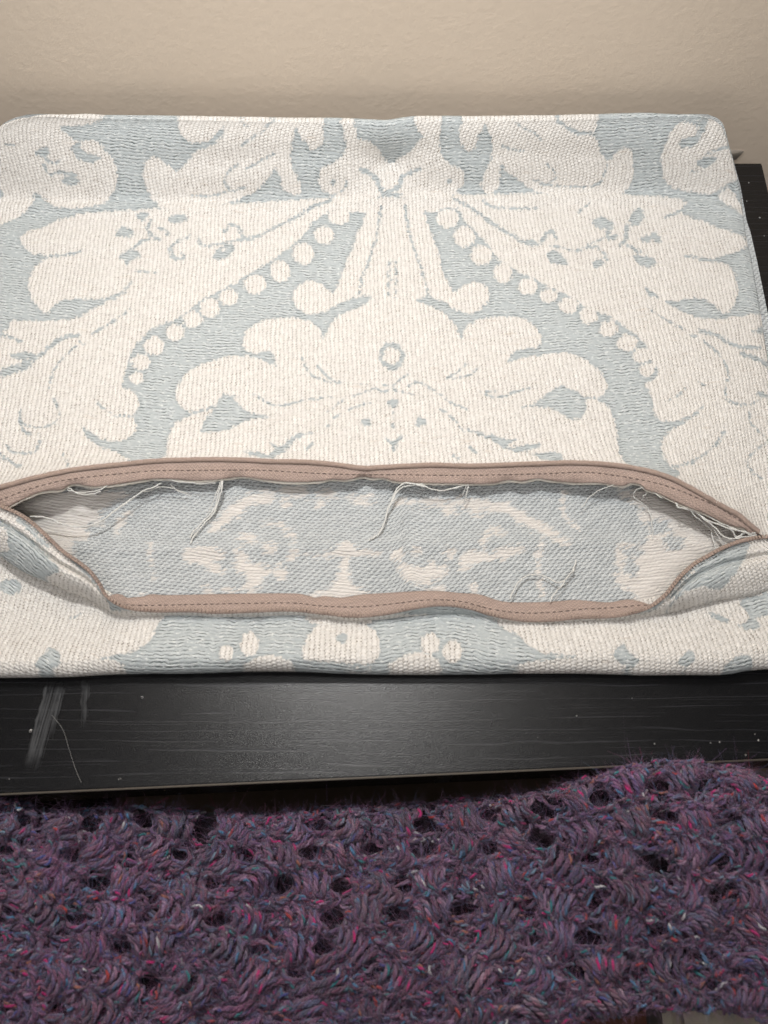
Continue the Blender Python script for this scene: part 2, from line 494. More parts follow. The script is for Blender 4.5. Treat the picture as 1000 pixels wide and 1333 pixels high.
# lint on the table
b = Bag()
WHITE = plain('lint_white', (0.55, 0.54, 0.53), 0.9)
for px, py, s in ((185, 908, 2.0), (40, 952, 2.2), (156, 1014, 1.6), (12, 1014, 1.0), (823, 909, 1.1), (751, 932, 1.0), (852, 968, 1.0), (925, 967, 0.9), (937, 966, 1.0), (971, 983, 1.2), (988, 964, 1.3), (983, 956, 0.8), (975, 238, 1.0), (989, 283, 1.6), (995, 307, 1.0), (972, 262, 0.8), (640, 940, 0.7), (420, 985, 0.7), (700, 960, 0.6)):
    c = at(px, py, 0.0004); r = s * 0.00036
    for k in range(3):
        th = random.random() * 6.28
        d = np.array([math.cos(th), math.sin(th), 0])
        b.add(*box_vf(c + d * r * 0.4 * random.random(), d * r * random.uniform(0.5, 1), np.array([-d[1], d[0], 0]) * r * 0.5, np.array([0, 0, 0.0003])))
for pts in (((68, 931), (82, 950), (90, 975), (98, 1000), (106, 1019)), ((850, 985), (848, 992), (853, 995))):
    C = cr(at(*np.array(pts, float).T, 0.0003), n=6); V, F = tube(C, 0.000045, 4); b.add(V, F)
o = b.build('lint', WHITE); o['kind'] = 'stuff'; o['label'] = 'white lint specks and stray hairs scattered on the black tabletop'; o['category'] = 'lint'

# ------------------------------------------------------------------ the cushion cover
COVER = empty('cushion_cover', 'cream and pale blue damask cushion cover lying on the black table, brown zip open', 'cushion cover', (0, 0.25, 0))
COVER.location = (0, 0, 0)
Ttop = curve_y([(-80, 150), (-20, 148.5), (10, 147.5), (30, 146.5), (60, 145.5), (120, 148), (240, 150), (330, 152), (430, 154), (480, 157), (505, 158), (530, 154), (560, 152), (700, 151), (780, 149), (850, 146.5), (900, 145.5), (925, 146), (940, 147.5), (960, 150), (1100, 160)])
Zup = curve_y([(-120, 668), (-60, 652), (0, 635), (50, 622), (100, 612), (150, 606), (200, 601), (250, 599), (300, 599), (350, 601), (400, 602), (440, 606), (470, 610), (500, 609), (560, 606), (620, 607), (700, 604), (750, 603), (800, 606), (840, 613), (870, 622), (900, 637), (940, 660), (960, 671), (986, 693), (1010, 705), (1100, 720)])
Bbot = curve_y([(-120, 880), (0, 880), (60, 881), (150, 878), (250, 877), (330, 876), (500, 876), (650, 877), (750, 876), (850, 878), (940, 879), (970, 875), (1000, 872), (1100, 866)])
Lx = lambda y: np.interp(y, [148, 149, 150.5, 153, 157, 163, 172, 185, 260, 400, 600, 900], [42, 31, 22, 13, 4, -4, -11, -17, -34, -55, -75, -80])
Rx = lambda y: np.interp(y, [148, 149, 150.5, 153, 157, 163, 172, 182, 200, 240, 285, 300, 340, 400, 600, 900], [916, 925, 932, 938, 943.5, 947, 949.5, 952, 957, 968, 976, 981, 990, 1002, 1042, 1060])
creas = curve_y([(-120, 268), (0, 269), (100, 271), (250, 272), (400, 267), (500, 260), (600, 258), (750, 258), (900, 263), (1000, 290), (1100, 320)])
HC = 0.0445
def F_front(X, Y, px, py, low=0.0):
    Yc = at(px, creas(px), 0.006)[..., 1]
    Yt = YW - 0.014
    t = np.clip((Y - Yc) / (Yt - Yc), -0.5, 1.0)
    tt = np.clip(t, 0, 1)
    cur = HC * (tt * tt * (3 - 2 * tt))
    z = 0.0055 + cur - low
    d = Y - Yc
    z = z + 0.0022 * np.exp(-(d / 0.0045) ** 2) - 0.0022 * np.exp(-((d - 0.009) / 0.006) ** 2)
    z = z - 0.015 * np.exp(-((px - 506) / 34) ** 2 - ((py - 210) / 20) ** 2) - 0.0032 * np.exp(-((py - 203 - 8 * np.sin(px / 120)) / 17) ** 2) * smooth(120, 230, px) * smooth(900, 760, px) + 0.004 * np.exp(-((px - 506) / 45) ** 2 - ((py - 245) / 12) ** 2)
    z = z + (vnoise(X * 14 + 3, Y * 20 + 9) * 0.0050 + vnoise(X * 33 + 50, Y * 50 + 20) * 0.0026 + vnoise(X * 90 + 11, Y * 110 + 70) * 0.0005) * (0.45 + 0.55 * tt)
    z = z - 0.006 * np.exp(-((px - 509) / 13) ** 2 - ((py - 214) / 10) ** 2)
    # soft fold running beside the crease on the left and right
    z = z + 0.0018 * np.exp(-((py - (creas(px) + 34 + 10 * np.sin(px / 90))) / 13) ** 2) * smooth(420, 60, px)
    z = z + 0.0022 * np.exp(-((py - (creas(px) + 22)) / 16) ** 2) * smooth(760, 960, px)
    return z
def solve(px, py, fun):
    """first hit of the view line with the height field (a real surface at its real height)"""
    r = rays(px, py)
    lo = (0.09 - CAM_H) / r[..., 2]; hi = (-0.02 - CAM_H) / r[..., 2]
    for _ in range(34):
        m = (lo + hi) / 2
        X = r[..., 0] * m; Y = r[..., 1] * m; Zc = CAM_H + r[..., 2] * m
        up = Zc > fun(X, Y)
        lo = np.where(up, m, lo); hi = np.where(up, hi, m)
    return np.stack([r[..., 0] * lo, r[..., 1] * lo, CAM_H + r[..., 2] * lo], -1)
lift = lambda px: np.interp(px, [-80, 0, 60, 140, 230, 320, 430, 480, 560, 700, 800, 860, 920, 975, 1010, 1100], [.017, .016, .016, .012, .0065, .0055, .0055, .004, .0055, .0060, .0085, .012, .013, .010, .006, .006])
def front_fun(px, py):
    def f(X, Y):
        z = F_front(X, Y, px, py)
        return z + lift(px) * np.exp(-np.maximum(Zup(px) - py, 0) / 16.0)
    return f

def skirt(P, k, r, side, n=6, sweep=math.pi * 0.95):
    """roll the border of grid P round and under; side in top, bottom, left, right"""
    if side == 'top': e = P[0]; o_ = P[0] - P[3]; tan = np.gradient(P[0], axis=0)
    if side == 'bottom': e = P[-1]; o_ = P[-1] - P[-4]; tan = -np.gradient(P[-1], axis=0)
    if side == 'right': e = P[:, -1]; o_ = P[:, -1] - P[:, -4]; tan = np.gradient(P[:, -1], axis=0)
    if side == 'left': e = P[:, 0]; o_ = P[:, 0] - P[:, 3]; tan = -np.gradient(P[:, 0], axis=0)
    # smooth the outward directions along the border
    ker = np.ones(15) / 15
    sm = lambda A: np.stack([np.convolve(np.pad(A[:, i], 7, mode='edge'), ker, 'valid') for i in range(3)], -1)
    o_ = sm(o_); o_ /= np.linalg.norm(o_, axis=1)[:, None]
    tan = sm(tan); tan /= np.linalg.norm(tan, axis=1)[:, None]
    o_ = o_ - tan * (o_ * tan).sum(1)[:, None]; o_ /= np.linalg.norm(o_, axis=1)[:, None]
    dn = np.cross(o_, tan); dn /= np.linalg.norm(dn, axis=1)[:, None]
    if side != 'none' and (dn[:, 2].mean() > 0): dn = -dn
    a = np.linspace(0, sweep, n + 1)[1:]
    r = np.broadcast_to(np.asarray(r, float), (len(e),))[:, None]
    return [e + o_ * r * np.sin(x) + dn * r * (1 - np.cos(x)) for x in a], a

def cloth_panel(name, P, px, py, ops, mat, parent, start=-8.0, skirts=()):
    nr, nc = P.shape[:2]
    uv = grid_uv(P).reshape(-1, 2)
    fig = figure(px.ravel(), py.ravel(), ops, start)
    V = [P.reshape(-1, 3)]; Fs = [grid_faces(nr, nc)]; U = [uv]; A = [fig]; n = nr * nc
    idx = np.arange(nr * nc).reshape(nr, nc)
    for side, r in skirts:
        rings, a = skirt(P, 6, r, side)
        prev = {'top': idx[0], 'bottom': idx[-1], 'left': idx[:, 0], 'right': idx[:, -1]}[side]
        base = prev
        dv = {'top': (0, -1), 'bottom': (0, 1), 'left': (-1, 0), 'right': (1, 0)}[side]
        rr = np.broadcast_to(np.asarray(r, float), (len(prev),))
        for ring, ai in zip(rings, a):
            cur = np.arange(n, n + len(ring)); n += len(ring)
            V.append(ring); U.append(uv[base] + np.stack([rr * ai * dv[0], rr * ai * dv[1]], -1)); A.append(fig[base])
            q = np.stack([prev[:-1], prev[1:], cur[1:], cur[:-1]], -1)
            if side == 'top': q = q[:, ::-1]
            if side == 'right': q = q[:, ::-1]
            Fs.append(q); prev = cur
    return mesh_obj(name, np.concatenate(V), np.concatenate(Fs)[:, ::-1], mat, parent, np.concatenate(U), {'figure': np.concatenate(A)})

# ---- the woven figure of the front
C, B, L, O, D, K = 'C', 'B', 'L', 'O', 'D', 'K'
front = [
 # top band, above the crease
 (C, [(-60,130),(60,138),(143,146),(124,159),(100,163),(78,165),(90,178),(104,184),(120,182),(130,187),(140,200),(149,212),(153,232),(149,248),(138,262),(118,269),(75,270),(47,251),(43,265),(30,278),(10,288),(-60,300)]),
 (B, [(93,190),(104,186),(107,195),(120,201),(130,205),(122,212),(106,209),(96,200)]),
 (B, [(46,198),(60,192),(64,198),(57,204),(48,202)]), (L, [(57,203),(66,212),(78,209)], 4), (L, [(58,215),(64,227),(78,224),(98,229)], 5), (B, [(79,235),(92,229),(104,236),(94,243)]),
 (L, [(8,188),(18,190)], 2), (B, [(-12,245),(4,250),(3,256),(-12,260)]),
 (C, [(234,140),(232,156),(234,168),(240,179),(250,186),(270,184),(284,172),(292,163),(290,176),(280,186),(268,192),(254,197),(244,210),(230,222),(218,214),(206,205),(194,206),(187,217),(187,235),(193,250),(205,265),(220,273),(262,272),(300,264),(330,250),(346,236),(358,219),(364,228),(368,245),(381,254),(390,251),(391,241),(386,230),(380,216),(380,190),(400,190),(425,190),(424,150),(424,140)]),
 (C, [(372,140),(460,140),(456,155),(463,166),(466,180),(485,186),(497,202),(508,213),(520,206),(531,199),(546,184),(554,173),(557,158),(556,140),(604,140),(604,190),(625,190),(622,150),(640,140),(660,200),(655,240),(640,252),(628,246),(600,270),(420,275),(412,252),(405,230),(380,220)]),
 (B, [(386,167),(392,180),(400,186),(405,196),(412,192),(420,185),(421,165),(425,152),(438,150),(445,165),(449,180),(450,195),(443,206),(432,212),(420,220),(415,235),(420,247),(429,253),(430,260),(405,264),(380,258),(368,246),(384,254),(391,250),(391,240),(387,230),(380,215),(379,198),(381,183)]),
 (L, [(470,220),(482,226),(491,236),(498,250)], 6), (L, [(497,254),(505,249),(518,245),(522,236),(527,228),(545,221)], 6), (B, [(494,262),(498,252),(515,250),(525,254),(530,262)]),
 (D, (433,237,4,4)), (L, [(451,236),(450,243),(441,251),(428,257)], 2), (D, (585,235,3.5,3.5)),
 (C, [(556,140),(790,140),(780,154),(776,165),(775,173),(778,186),(784,201),(791,209),(800,202),(813,191),(822,197),(825,215),(822,237),(812,252),(805,259),(735,259),(705,252),(685,243),(665,228),(652,214),(648,225),(650,240),(640,251),(630,248),(600,200),(560,190)]),
 (B, [(580,150),(573,170),(573,195),(577,205),(590,215),(602,222),(604,235),(596,248),(588,260),(622,260),(630,248),(626,240),(630,228),(635,215),(640,205),(641,185),(637,172),(631,161),(628,170),(622,178),(618,192),(610,198),(602,189),(598,172),(602,152)]),
 (B, [(652,214),(662,226),(680,237),(692,246),(708,253),(735,259),(700,265),(640,258),(640,251),(650,241)]),
 (L, [(725,156),(733,162),(742,168),(752,173),(776,173)], 5), (L, [(670,160),(685,168),(698,174),(705,182)], 2), (L, [(713,214),(722,224),(722,234),(706,240),(696,235)], 2.5), (L, [(700,236),(720,241),(750,243),(770,243),(783,236)], 2), (L, [(655,190),(668,195),(680,196)], 2.5), (L, [(786,228),(790,215)], 2),
 (L, [(250,254),(275,255),(298,249),(320,244)], 2), (L, [(308,214),(297,225),(293,238),(302,248),(312,246)], 3), (L, [(314,157),(322,166)], 2), (L, [(362,154),(350,162),(338,173),(320,185),(315,191)], 2.2), (L, [(322,219),(340,209),(357,200)], 2.5),
 (C, [(883,160),(893,159),(905,163),(907,168),(915,150),(945,146),(965,190),(985,228),(957,234),(940,245),(925,252),(905,250),(885,247),(870,240),(862,225),(861,205),(866,187),(874,172)]),
 (B, [(884,186),(890,179),(905,178),(910,165),(913,154),(924,148),(916,172),(906,188),(889,192)]), (B, [(906,213),(918,205),(934,206),(920,218)]), (L, [(920,201),(940,193),(960,187)], 3), (L, [(945,173),(957,181)], 4), (L, [(895,224),(908,222)], 1.5),
 (C, [(936,255),(945,246),(956,250),(966,265),(978,276),(990,294),(958,272),(942,263)]),
 # left wing
 (C, [(640,258),(420,259),(130,276),(100,280),(75,287),(55,296),(35,302),(27,310),(33,322),(46,331),(62,334),(48,345),(39,360),(37,375),(42,390),(52,402),(62,408),(71,397),(86,390),(130,389),(150,384),(164,381),(150,388),(130,398),(112,407),(95,415),(60,418),(22,417),(12,420),(10,428),(-5,432),(-90,425),(-120,560),(-100,700),(100,640),(168,607),(152,589),(135,584),(117,573),(107,556),(117,562),(130,570),(150,574),(166,571),(175,563),(178,553),(174,543),(180,530),(180,521),(175,510),(160,504),(161,490),(168,470),(172,455),(182,443),(195,430),(213,421),(233,414),(246,405),(258,394),(275,384),(300,371),(315,364),(330,353),(350,341),(365,331),(380,319),(397,304),(405,291),(420,281),(430,274),(440,268),(460,262)]),
 # right wing
 (C, [(520,255),(760,252),(885,259),(885,274),(900,283),(920,290),(937,297),(955,302),(970,308),(973,318),(962,327),(940,334),(920,339),(940,342),(951,349),(958,362),(960,380),(957,395),(950,405),(942,408),(933,400),(918,390),(900,388),(880,392),(866,392),(880,401),(897,410),(920,415),(950,414),(985,408),(995,412),(991,425),(984,433),(1060,440),(1120,560),(1080,780),(900,640),(884,615),(870,604),(862,587),(863,572),(874,560),(890,551),(905,541),(917,528),(900,541),(880,548),(860,547),(851,537),(850,522),(845,508),(841,500),(853,493),(856,483),(848,468),(842,452),(830,438),(815,426),(800,416),(785,408),(772,404),(755,395),(735,383),(712,372),(692,362),(675,353),(655,343),(642,330),(632,315),(615,297),(603,285),(596,270),(585,263)]),
 # medallion and stalk
 (C, [(482,258),(477,275),(472,290),(465,305),(458,325),(450,345),(442,365),(434,381),(424,374),(414,367),(400,366),(388,372),(382,384),(384,397),(395,406),(412,409),(428,403),(448,393),(470,385),(484,387),(474,397),(456,404),(440,412),(428,425),(422,441),(413,425),(392,415),(362,414),(337,420),(322,430),(316,443),(319,455),(332,461),(318,463),(297,465),(272,471),(252,480),(238,492),(231,505),(230,517),(235,528),(246,535),(250,540),(237,545),(226,555),(220,570),(217,590),(213,640),(500,650),(808,640),(806,590),(804,565),(798,542),(790,527),(776,520),(786,514),(790,503),(784,488),(772,475),(755,466),(735,459),(710,461),(690,463),(704,447),(702,433),(692,420),(672,413),(645,413),(622,417),(607,427),(600,441),(594,426),(582,412),(565,400),(542,391),(556,385),(566,389),(578,393),(588,400),(600,406),(615,408),(630,398),(637,388),(634,375),(625,367),(610,369),(600,375),(590,380),(582,365),(575,352),(574,340),(568,320),(560,300),(553,279),(548,260)]),
 (B, [(320,464),(338,459),(353,457),(356,466),(359,476),(345,470),(330,465)]), (B, [(660,472),(668,459),(682,454),(702,454),(690,463),(675,467)]),
 (B, [(262,562),(265,550),(271,541),(280,530),(290,514),(300,515),(310,525),(322,536),(350,543),(320,547),(305,555),(292,561),(275,563)]), (L, [(238,537),(255,536),(270,533),(282,526)], 2.5), (L, [(290,516),(308,517)], 2.5),
 (B, [(680,530),(695,525),(710,515),(722,505),(730,502),(745,507),(758,513),(763,525),(760,540),(750,546),(735,541),(720,533),(700,530)]), (L, [(757,518),(778,518),(795,512)], 2),
 (O, (441,282,14,10)), (O, (422,306,13,12)), (O, (395,330,14,14)), (O, (365,353,13,14)), (O, (332,370,14,13)), (O, (298,387,13,11)), (O, (273,401,13,13)), (O, (251,416,13,11)), (O, (228,433,12,11)), (O, (201,450,13,12)), (O, (184,471,12,10)), (O, (178,492,10,8)),
 (O, (565,268,14,8)), (O, (583,284,14.5,13)), (O, (605,308,14,14)), (O, (627,332,14,13)), (O, (655,356,12,13)), (O, (687,373,13,11)), (O, (714,385,12,9)), (O, (740,398,12,11)), (O, (766,411,12,11)), (O, (792,428,12,10)), (O, (817,446,14,11)), (O, (836,463,12,10)), (O, (843,481,10,9)),
 # stems, veins and flowers, left
 (L, [(311,312),(328,310),(345,303),(360,295),(385,283),(397,275),(415,266),(430,261)], 4), (L, [(293,301),(300,293),(312,298),(315,308),(322,312)], 4), (L, [(257,309),(262,318),(275,320),(290,316),(304,313)], 3), (B, [(276,335),(282,325),(295,318),(304,320),(302,330),(292,337),(280,338)]), (O, (290,325,3,2.4)),
 (B, [(149,306),(155,297),(166,296),(174,303),(168,308),(155,308)]), (B, [(155,335),(163,327),(175,325),(183,333),(171,340),(165,346),(160,338)]), (L, [(174,323),(185,314),(195,311)], 4), (L, [(196,288),(193,298),(200,308),(206,311)], 4.5), (L, [(207,297),(215,299),(218,306)], 4), (B, [(218,286),(230,279),(243,280),(242,287),(228,290)]), (B, [(177,280),(190,276),(192,282),(185,288)]), (L, [(223,320),(232,314),(247,308)], 3), (L, [(222,323),(224,334),(237,337),(239,331)], 5),
 (L, [(46,332),(70,333),(90,331),(106,328)], 3), (L, [(176,353),(206,355)], 1.2), (L, [(148,389),(162,377),(172,368)], 3), (L, [(120,435),(140,423),(160,410),(168,402)], 2), (L, [(104,444),(109,448)], 3),
 (L, [(101,437),(82,440),(70,448),(55,460),(40,468),(20,478),(-6,490)], 5.5), (B, [(12,463),(25,459),(46,460),(40,468),(20,466)]), (B, [(-4,492),(4,480),(15,475),(30,476),(46,469),(36,480),(20,485)]), (L, [(-5,435),(12,438),(27,445)], 4),
 (L, [(100,450),(88,460),(75,475),(67,490),(65,506)], 2.2), (L, [(70,519),(77,534),(75,547),(62,555),(45,556),(30,551),(25,543),(26,534)], 2.5), (L, [(25,545),(30,560),(40,566)], 3), (L, [(50,566),(52,575),(45,588),(30,590),(15,587),(4,573)], 2.4), (L, [(-4,588),(12,600),(27,608)], 4.5), (L, [(82,591),(89,606)], 3), (L, [(124,518),(134,532),(150,540),(172,542)], 2),
 # centre
 (L, [(496,268),(492,300),(484,328),(476,350),(470,368),(467,389)], 3), (L, [(528,268),(532,300),(540,326),(548,350),(553,364),(558,384)], 3), (L, [(507,342),(506,360),(506,386)], 2), (L, [(515,342),(516,362),(515,386)], 2), (L, [(507,341),(515,341)], 2), (L, [(506,364),(515,365)], 1.5),
 (L, [(511,448),(521,455),(524,466),(516,477),(508,478),(498,470),(497,458),(504,450),(511,448)], 6),
 (L, [(413,476),(425,489),(435,496),(446,499)], 2), (L, [(393,467),(403,485),(413,492),(430,498)], 2), (L, [(330,512),(345,523),(365,528),(385,524),(400,520),(432,517)], 1.8), (L, [(421,539),(435,530),(449,518)], 1.8), (L, [(424,559),(432,547),(441,540)], 1.8), (L, [(455,533),(470,527),(482,524)], 1.6), (L, [(460,516),(475,510),(488,505)], 1.8), (L, [(468,502),(485,503),(500,510),(515,499),(530,487)], 1.6), (L, [(500,501),(515,508),(540,514)], 1.5),
 (L, [(530,503),(545,497),(560,506),(575,515),(590,526),(609,533)], 2), (L, [(582,492),(595,485),(608,473)], 1.8), (L, [(588,494),(610,488),(623,478)], 1.8), (L, [(625,510),(648,509)], 1.6), (L, [(632,514),(645,517),(655,516),(672,510),(688,505)], 1.8), (L, [(575,533),(590,545),(604,561)], 1.6),
 (D, (476,550,6,5)), (D, (512,525,8,5)), (D, (548,549,7,6)), (L, [(512,530),(511,556)], 2), (B, [(502,570),(512,573),(526,566),(517,579),(513,588),(508,579)]),
 (B, [(319,588),(335,588),(348,592),(358,585),(352,576),(366,582),(373,575),(385,566),(408,563),(390,570),(379,578),(370,588),(352,598),(330,594)]), (L, [(398,585),(408,576)], 3), (B, [(635,565),(650,568),(668,574),(672,571),(660,582),(690,578),(704,577),(696,585),(682,588),(702,590),(725,588),(733,598),(710,600),(690,590),(665,587),(645,576)]), (L, [(608,560),(625,565),(640,571)], 3), (L, [(612,582),(620,590)], 3), (L, [(590,594),(598,597)], 3),
 # stems, veins and flowers, right
 (L, [(590,258),(612,270),(630,283),(650,297),(665,305),(680,314),(692,318),(704,316),(712,305),(720,301),(723,310)], 4), (B, [(680,314),(692,312),(702,316),(692,321)]), (L, [(715,320),(730,322),(752,327)], 2), (B, [(713,332),(722,325),(735,335),(740,346),(728,343),(718,342)]), (B, [(771,290),(780,282),(797,288),(797,298),(780,297)]), (B, [(825,276),(834,271),(838,284),(830,293),(819,290)]), (L, [(816,295),(815,310),(808,318)], 5), (L, [(794,296),(791,308),(801,309)], 6), (B, [(832,310),(850,304),(855,301),(861,316),(850,313),(840,315)]), (L, [(818,320),(832,328)], 5), (B, [(826,333),(840,333),(854,340),(845,349),(830,342)]), (L, [(753,326),(772,321),(786,329),(789,338),(783,346)], 3), (B, [(771,340),(782,337),(785,345),(775,348)]), (L, [(765,319),(785,310)], 1.6), (B, [(839,374),(850,380),(857,388),(845,385)]), (L, [(843,399),(860,412),(890,428)], 2), (L, [(630,261),(640,269),(670,272),(698,270)], 3), (L, [(753,276),(768,264)], 2), (L, [(865,283),(880,277),(897,268)], 3), (L, [(893,333),(912,337),(930,339),(950,334)], 3.5),
 (L, [(900,437),(905,438)], 3), (L, [(910,430),(935,437),(950,447),(970,452),(990,452)], 5), (L, [(965,460),(985,467),(1004,475)], 6), (L, [(916,443),(935,460),(945,475),(948,490),(945,505),(946,518),(958,526),(980,525),(996,514)], 2.4), (L, [(988,512),(1000,516)], 6), (L, [(976,538),(978,550),(992,566)], 2), (L, [(1000,574),(982,588),(973,602),(980,615),(992,622)], 2.5), (L, [(868,609),(885,606),(905,600),(925,585),(938,571),(944,559)], 3.6), (L, [(868,522),(884,514),(892,504)], 2), (L, [(910,497),(917,502)], 2), (L, [(880,551),(900,542),(916,529)], 3),
]
NR, NC = 340, 600
vv = np.linspace(0, 1, NR)[:, None] ** 0.97; uu = np.linspace(0, 1, NC)[None]
y0 = 149 + vv * 455
px = Lx(y0) + uu * (Rx(y0) - 4.5 - Lx(y0))
py = Ttop(px) + 6.5 + vv * (Zup(px) - Ttop(px) - 6.5)
Pf = solve(px, py, front_fun(px, py))
# let the outer borders sink towards the table
edge = smooth(16, 0, Rx(y0) - px) + smooth(16, 0, px - Lx(y0))
Pf[..., 2] -= 0.0012 * edge
rtop = 0.0012 + 0.0022 * smooth(0, 60, np.minimum(np.arange(NC), NC - 1 - np.arange(NC)))
cloth_panel('front_panel', Pf, px, py, front, CLOTH, COVER, skirts=(('top', rtop), ('right', 0.0012 + 0.0012 * smooth(0, 40, np.arange(NR))), ('left', np.full(NR, 0.0025))))

# ---- back panel: the whole far layer, its wrong side seen through the open zip
inside = [
 (C, [(-20,655),(60,640),(162,640),(152,652),(137,662),(130,674),(138,690),(116,684),(116,700),(97,705),(94,732),(60,700),(0,672)]),
 (B, [(114,686),(130,682),(148,688),(146,700),(120,701)]), (K, [(166,668),(158,680),(150,692)], 9), (K, [(196,708),(197,730),(200,750)], 3), (K, [(186,775),(184,790)], 5),
 (C, [(272,692),(286,672),(302,656),(320,645),(346,638),(358,644),(350,657),(332,656),(316,668),(298,682)]), (O, (372,656,5,5)), (O, (415,655,7,6)), (O, (378,640,18,6)), (O, (425,643,14,4)), (O, (470,650,20,4)), (O, (396,642,8,5)), (K, [(345,682),(362,682),(375,693),(382,700)], 6), (O, (322,701,12,5)), (O, (285,683,10,4)),
 (C, [(505,655),(540,650),(600,648),(640,652),(676,664),(706,682),(742,706),(735,709),(700,693),(676,680),(660,668),(640,666),(600,660),(540,658)]), (O, (587,664,10,5)), (O, (622,666,6,5)), (O, (658,662,12,7)), (O, (645,692,12,3)), (K, [(628,704),(640,692),(652,688)], 4),
 (K, [(733,642),(733,662),(738,674),(750,688)], 3), (K, [(705,708),(700,738),(705,780)], 4),
 (C, [(236,722),(256,712),(288,715),(291,727),(279,731),(292,744),(290,750),(272,740),(252,735)]), (C, [(306,720),(316,714),(322,728),(340,734),(352,744),(344,752),(336,766),(316,772),(320,750),(306,738)]), (O, (352,714,9,6)), (O, (365,745,8,10)), (O, (381,720,6,9)), (O, (270,768,4,7)), (O, (300,769,10,3)),
 (C, [(398,722),(428,718),(446,708),(452,706),(460,710),(474,718),(494,722),(474,725),(456,726),(455,744),(460,760),(486,778),(396,780),(430,766),(440,748),(444,726),(420,726)]),
 (O, (518,722,9,8)), (O, (541,718,8,6)), (C, [(522,735),(545,738),(562,732),(582,742),(575,750),(560,758),(552,764),(528,755)]), (O, (585,720,6,7)), (C, [(604,722),(630,715),(640,720),(672,710),(680,716),(650,728),(620,733),(606,745),(598,742)]), (O, (618,766,5,8)), (O, (566,768,14,3)),
 (C, [(805,640),(900,640),(1010,690),(1000,720),(900,740),(860,790),(818,785),(824,775),(812,765),(800,757),(806,742),(802,728),(806,710),(830,712),(842,705),(846,690),(832,676),(836,660)]),
 (B, [(845,680),(858,676),(872,682),(872,695),(856,696),(846,692)]), (O, (0,0,1,1)), (D, (878,706,15,8)), (D, (820,738,9,11)), (D, (824,718,13,6)), (D, (813,776,13,7)), (K, [(832,660),(848,664),(860,676)], 5),
]
NRb, NCb = 240, 420
vb = np.linspace(0, 1, NRb)[:, None]; ub = np.linspace(0, 1, NCb)[None]
y0 = 149 + vb * 729
pxb = Lx(y0) + 4 + ub * (Rx(y0) - Lx(y0) - 8)
# more rows where the opening shows
wv = np.interp(vb, [0, 0.4, 0.62, 0.92, 1], [0, 0.4, 0.62, 0.92, 1])
pyb = Ttop(pxb) + 3 + wv * (Bbot(pxb) - 10 - Ttop(pxb))
def back_fun(X, Y):
    z = F_front(X, Y, pxb, pyb, 0.0042)
    k = smooth(600, 640, pyb)
    fold = 706 + 4 * np.sin(pxb / 160.0)
    d = pyb - fold
    zz = 0.0016 + 0.0022 * np.exp(-(d / 11.0) ** 2) + 0.0016 * smooth(-6, 10, d) + 0.0012 * np.sin(pxb / 45.0 + 2) * np.exp(-np.abs(d + 30) / 20.0) + vnoise(X * 22, Y * 30) * 0.0016 + vnoise(X * 60 + 4, Y * 70) * 0.0006
    return np.maximum(z * (1 - k) + zz * k, 0.0004)
Pb = solve(pxb, pyb, back_fun)
cloth_panel('back_panel', Pb, pxb, pyb, inside, INSIDE, COVER)

# ---- lower front strip, from under the lip to the front fold
lip_low = curve_y([(-120, 648), (-60, 690), (0, 720), (20, 733), (40, 745), (60, 754), (90, 767), (120, 779), (140, 791), (160, 800), (200, 802), (250, 801), (300, 803), (340, 802), (380, 801), (420, 804), (460, 808), (500, 805), (540, 799), (575, 796), (610, 800), (640, 807), (680, 813), (720, 813), (750, 810), (800, 808), (830, 804), (854, 799), (870, 796), (900, 787), (940, 776), (970, 771), (1000, 762), (1060, 745), (1120, 730)])
lower = [
 (C, [(-120,640),(100,740),(206,792),(205,812),(200,826),(190,840),(165,850),(140,857),(162,868),(150,900),(-120,900)]),
 (B, [(46,863),(58,852),(65,843),(79,852),(75,866),(58,876)]), (L, [(90,806),(104,800)], 2), (D, (14,764,14,10)), (L, [(132,858),(170,852),(200,843)], 2),
 (O, (295,850,10,10)), (O, (325,838,12,16)), (C, [(308,900),(316,866),(345,854),(366,856),(386,870),(398,900)]),
 (C, [(393,852),(400,830),(412,815),(430,808),(460,808),(485,818),(494,840),(490,860),(470,865),(440,862),(405,860)]), (D, (445,831,7,6)), (C, [(405,800),(470,800),(480,812),(410,812)]),
 (O, (560,838,12,14)), (O, (590,848,13,15)), (C, [(490,900),(506,866),(532,852),(560,851),(578,872),(590,900)]),
 (C, [(658,800),(900,770),(1120,740),(1120,900),(630,900),(652,874),(690,862),(735,856),(712,851),(692,842),(676,828)]), (L, [(690,851),(720,852),(750,856)], 2.5),
 (B, [(812,838),(820,850),(833,859),(820,868),(808,863),(800,850)]), (B, [(882,864),(890,851),(900,847),(904,858),(895,867)]), (B, [(942,868),(960,855),(975,853),(980,871),(960,873)]),
 (B, [(925,796),(942,807),(946,810),(930,805)]), (L, [(925,798),(946,808)], 5), (B, [(965,780),(985,775),(1030,765),(1030,790),(1000,800),(985,806),(990,818),(975,820),(962,814),(975,806),(972,794),(965,790)]),
]
NRl, NCl = 90, 600
pxl = (-80 + np.linspace(0, 1, NCl) * 1140)[None] * np.ones((NRl, 1))
vl = np.linspace(0, 1, NRl)[:, None]
ytop = lip_low(pxl) - 22
pyl = ytop + vl * (Bbot(pxl) - 10.5 - ytop)
def low_fun(X, Y):
    d = Bbot(pxl) - pyl
    z = 0.0045 + 0.0078 * smooth(80, 20, d) - 0.0012 * smooth(20, 8, d) 
    return z + (vnoise(X * 16 + 31, Y * 26) * 0.0050 + vnoise(X * 45 + 7, Y * 40) * 0.0016) * smooth(0, 18, d) + vnoise(X * 30, 0 * Y + 5) * 0.0008
Pl = solve(pxl, pyl, low_fun)
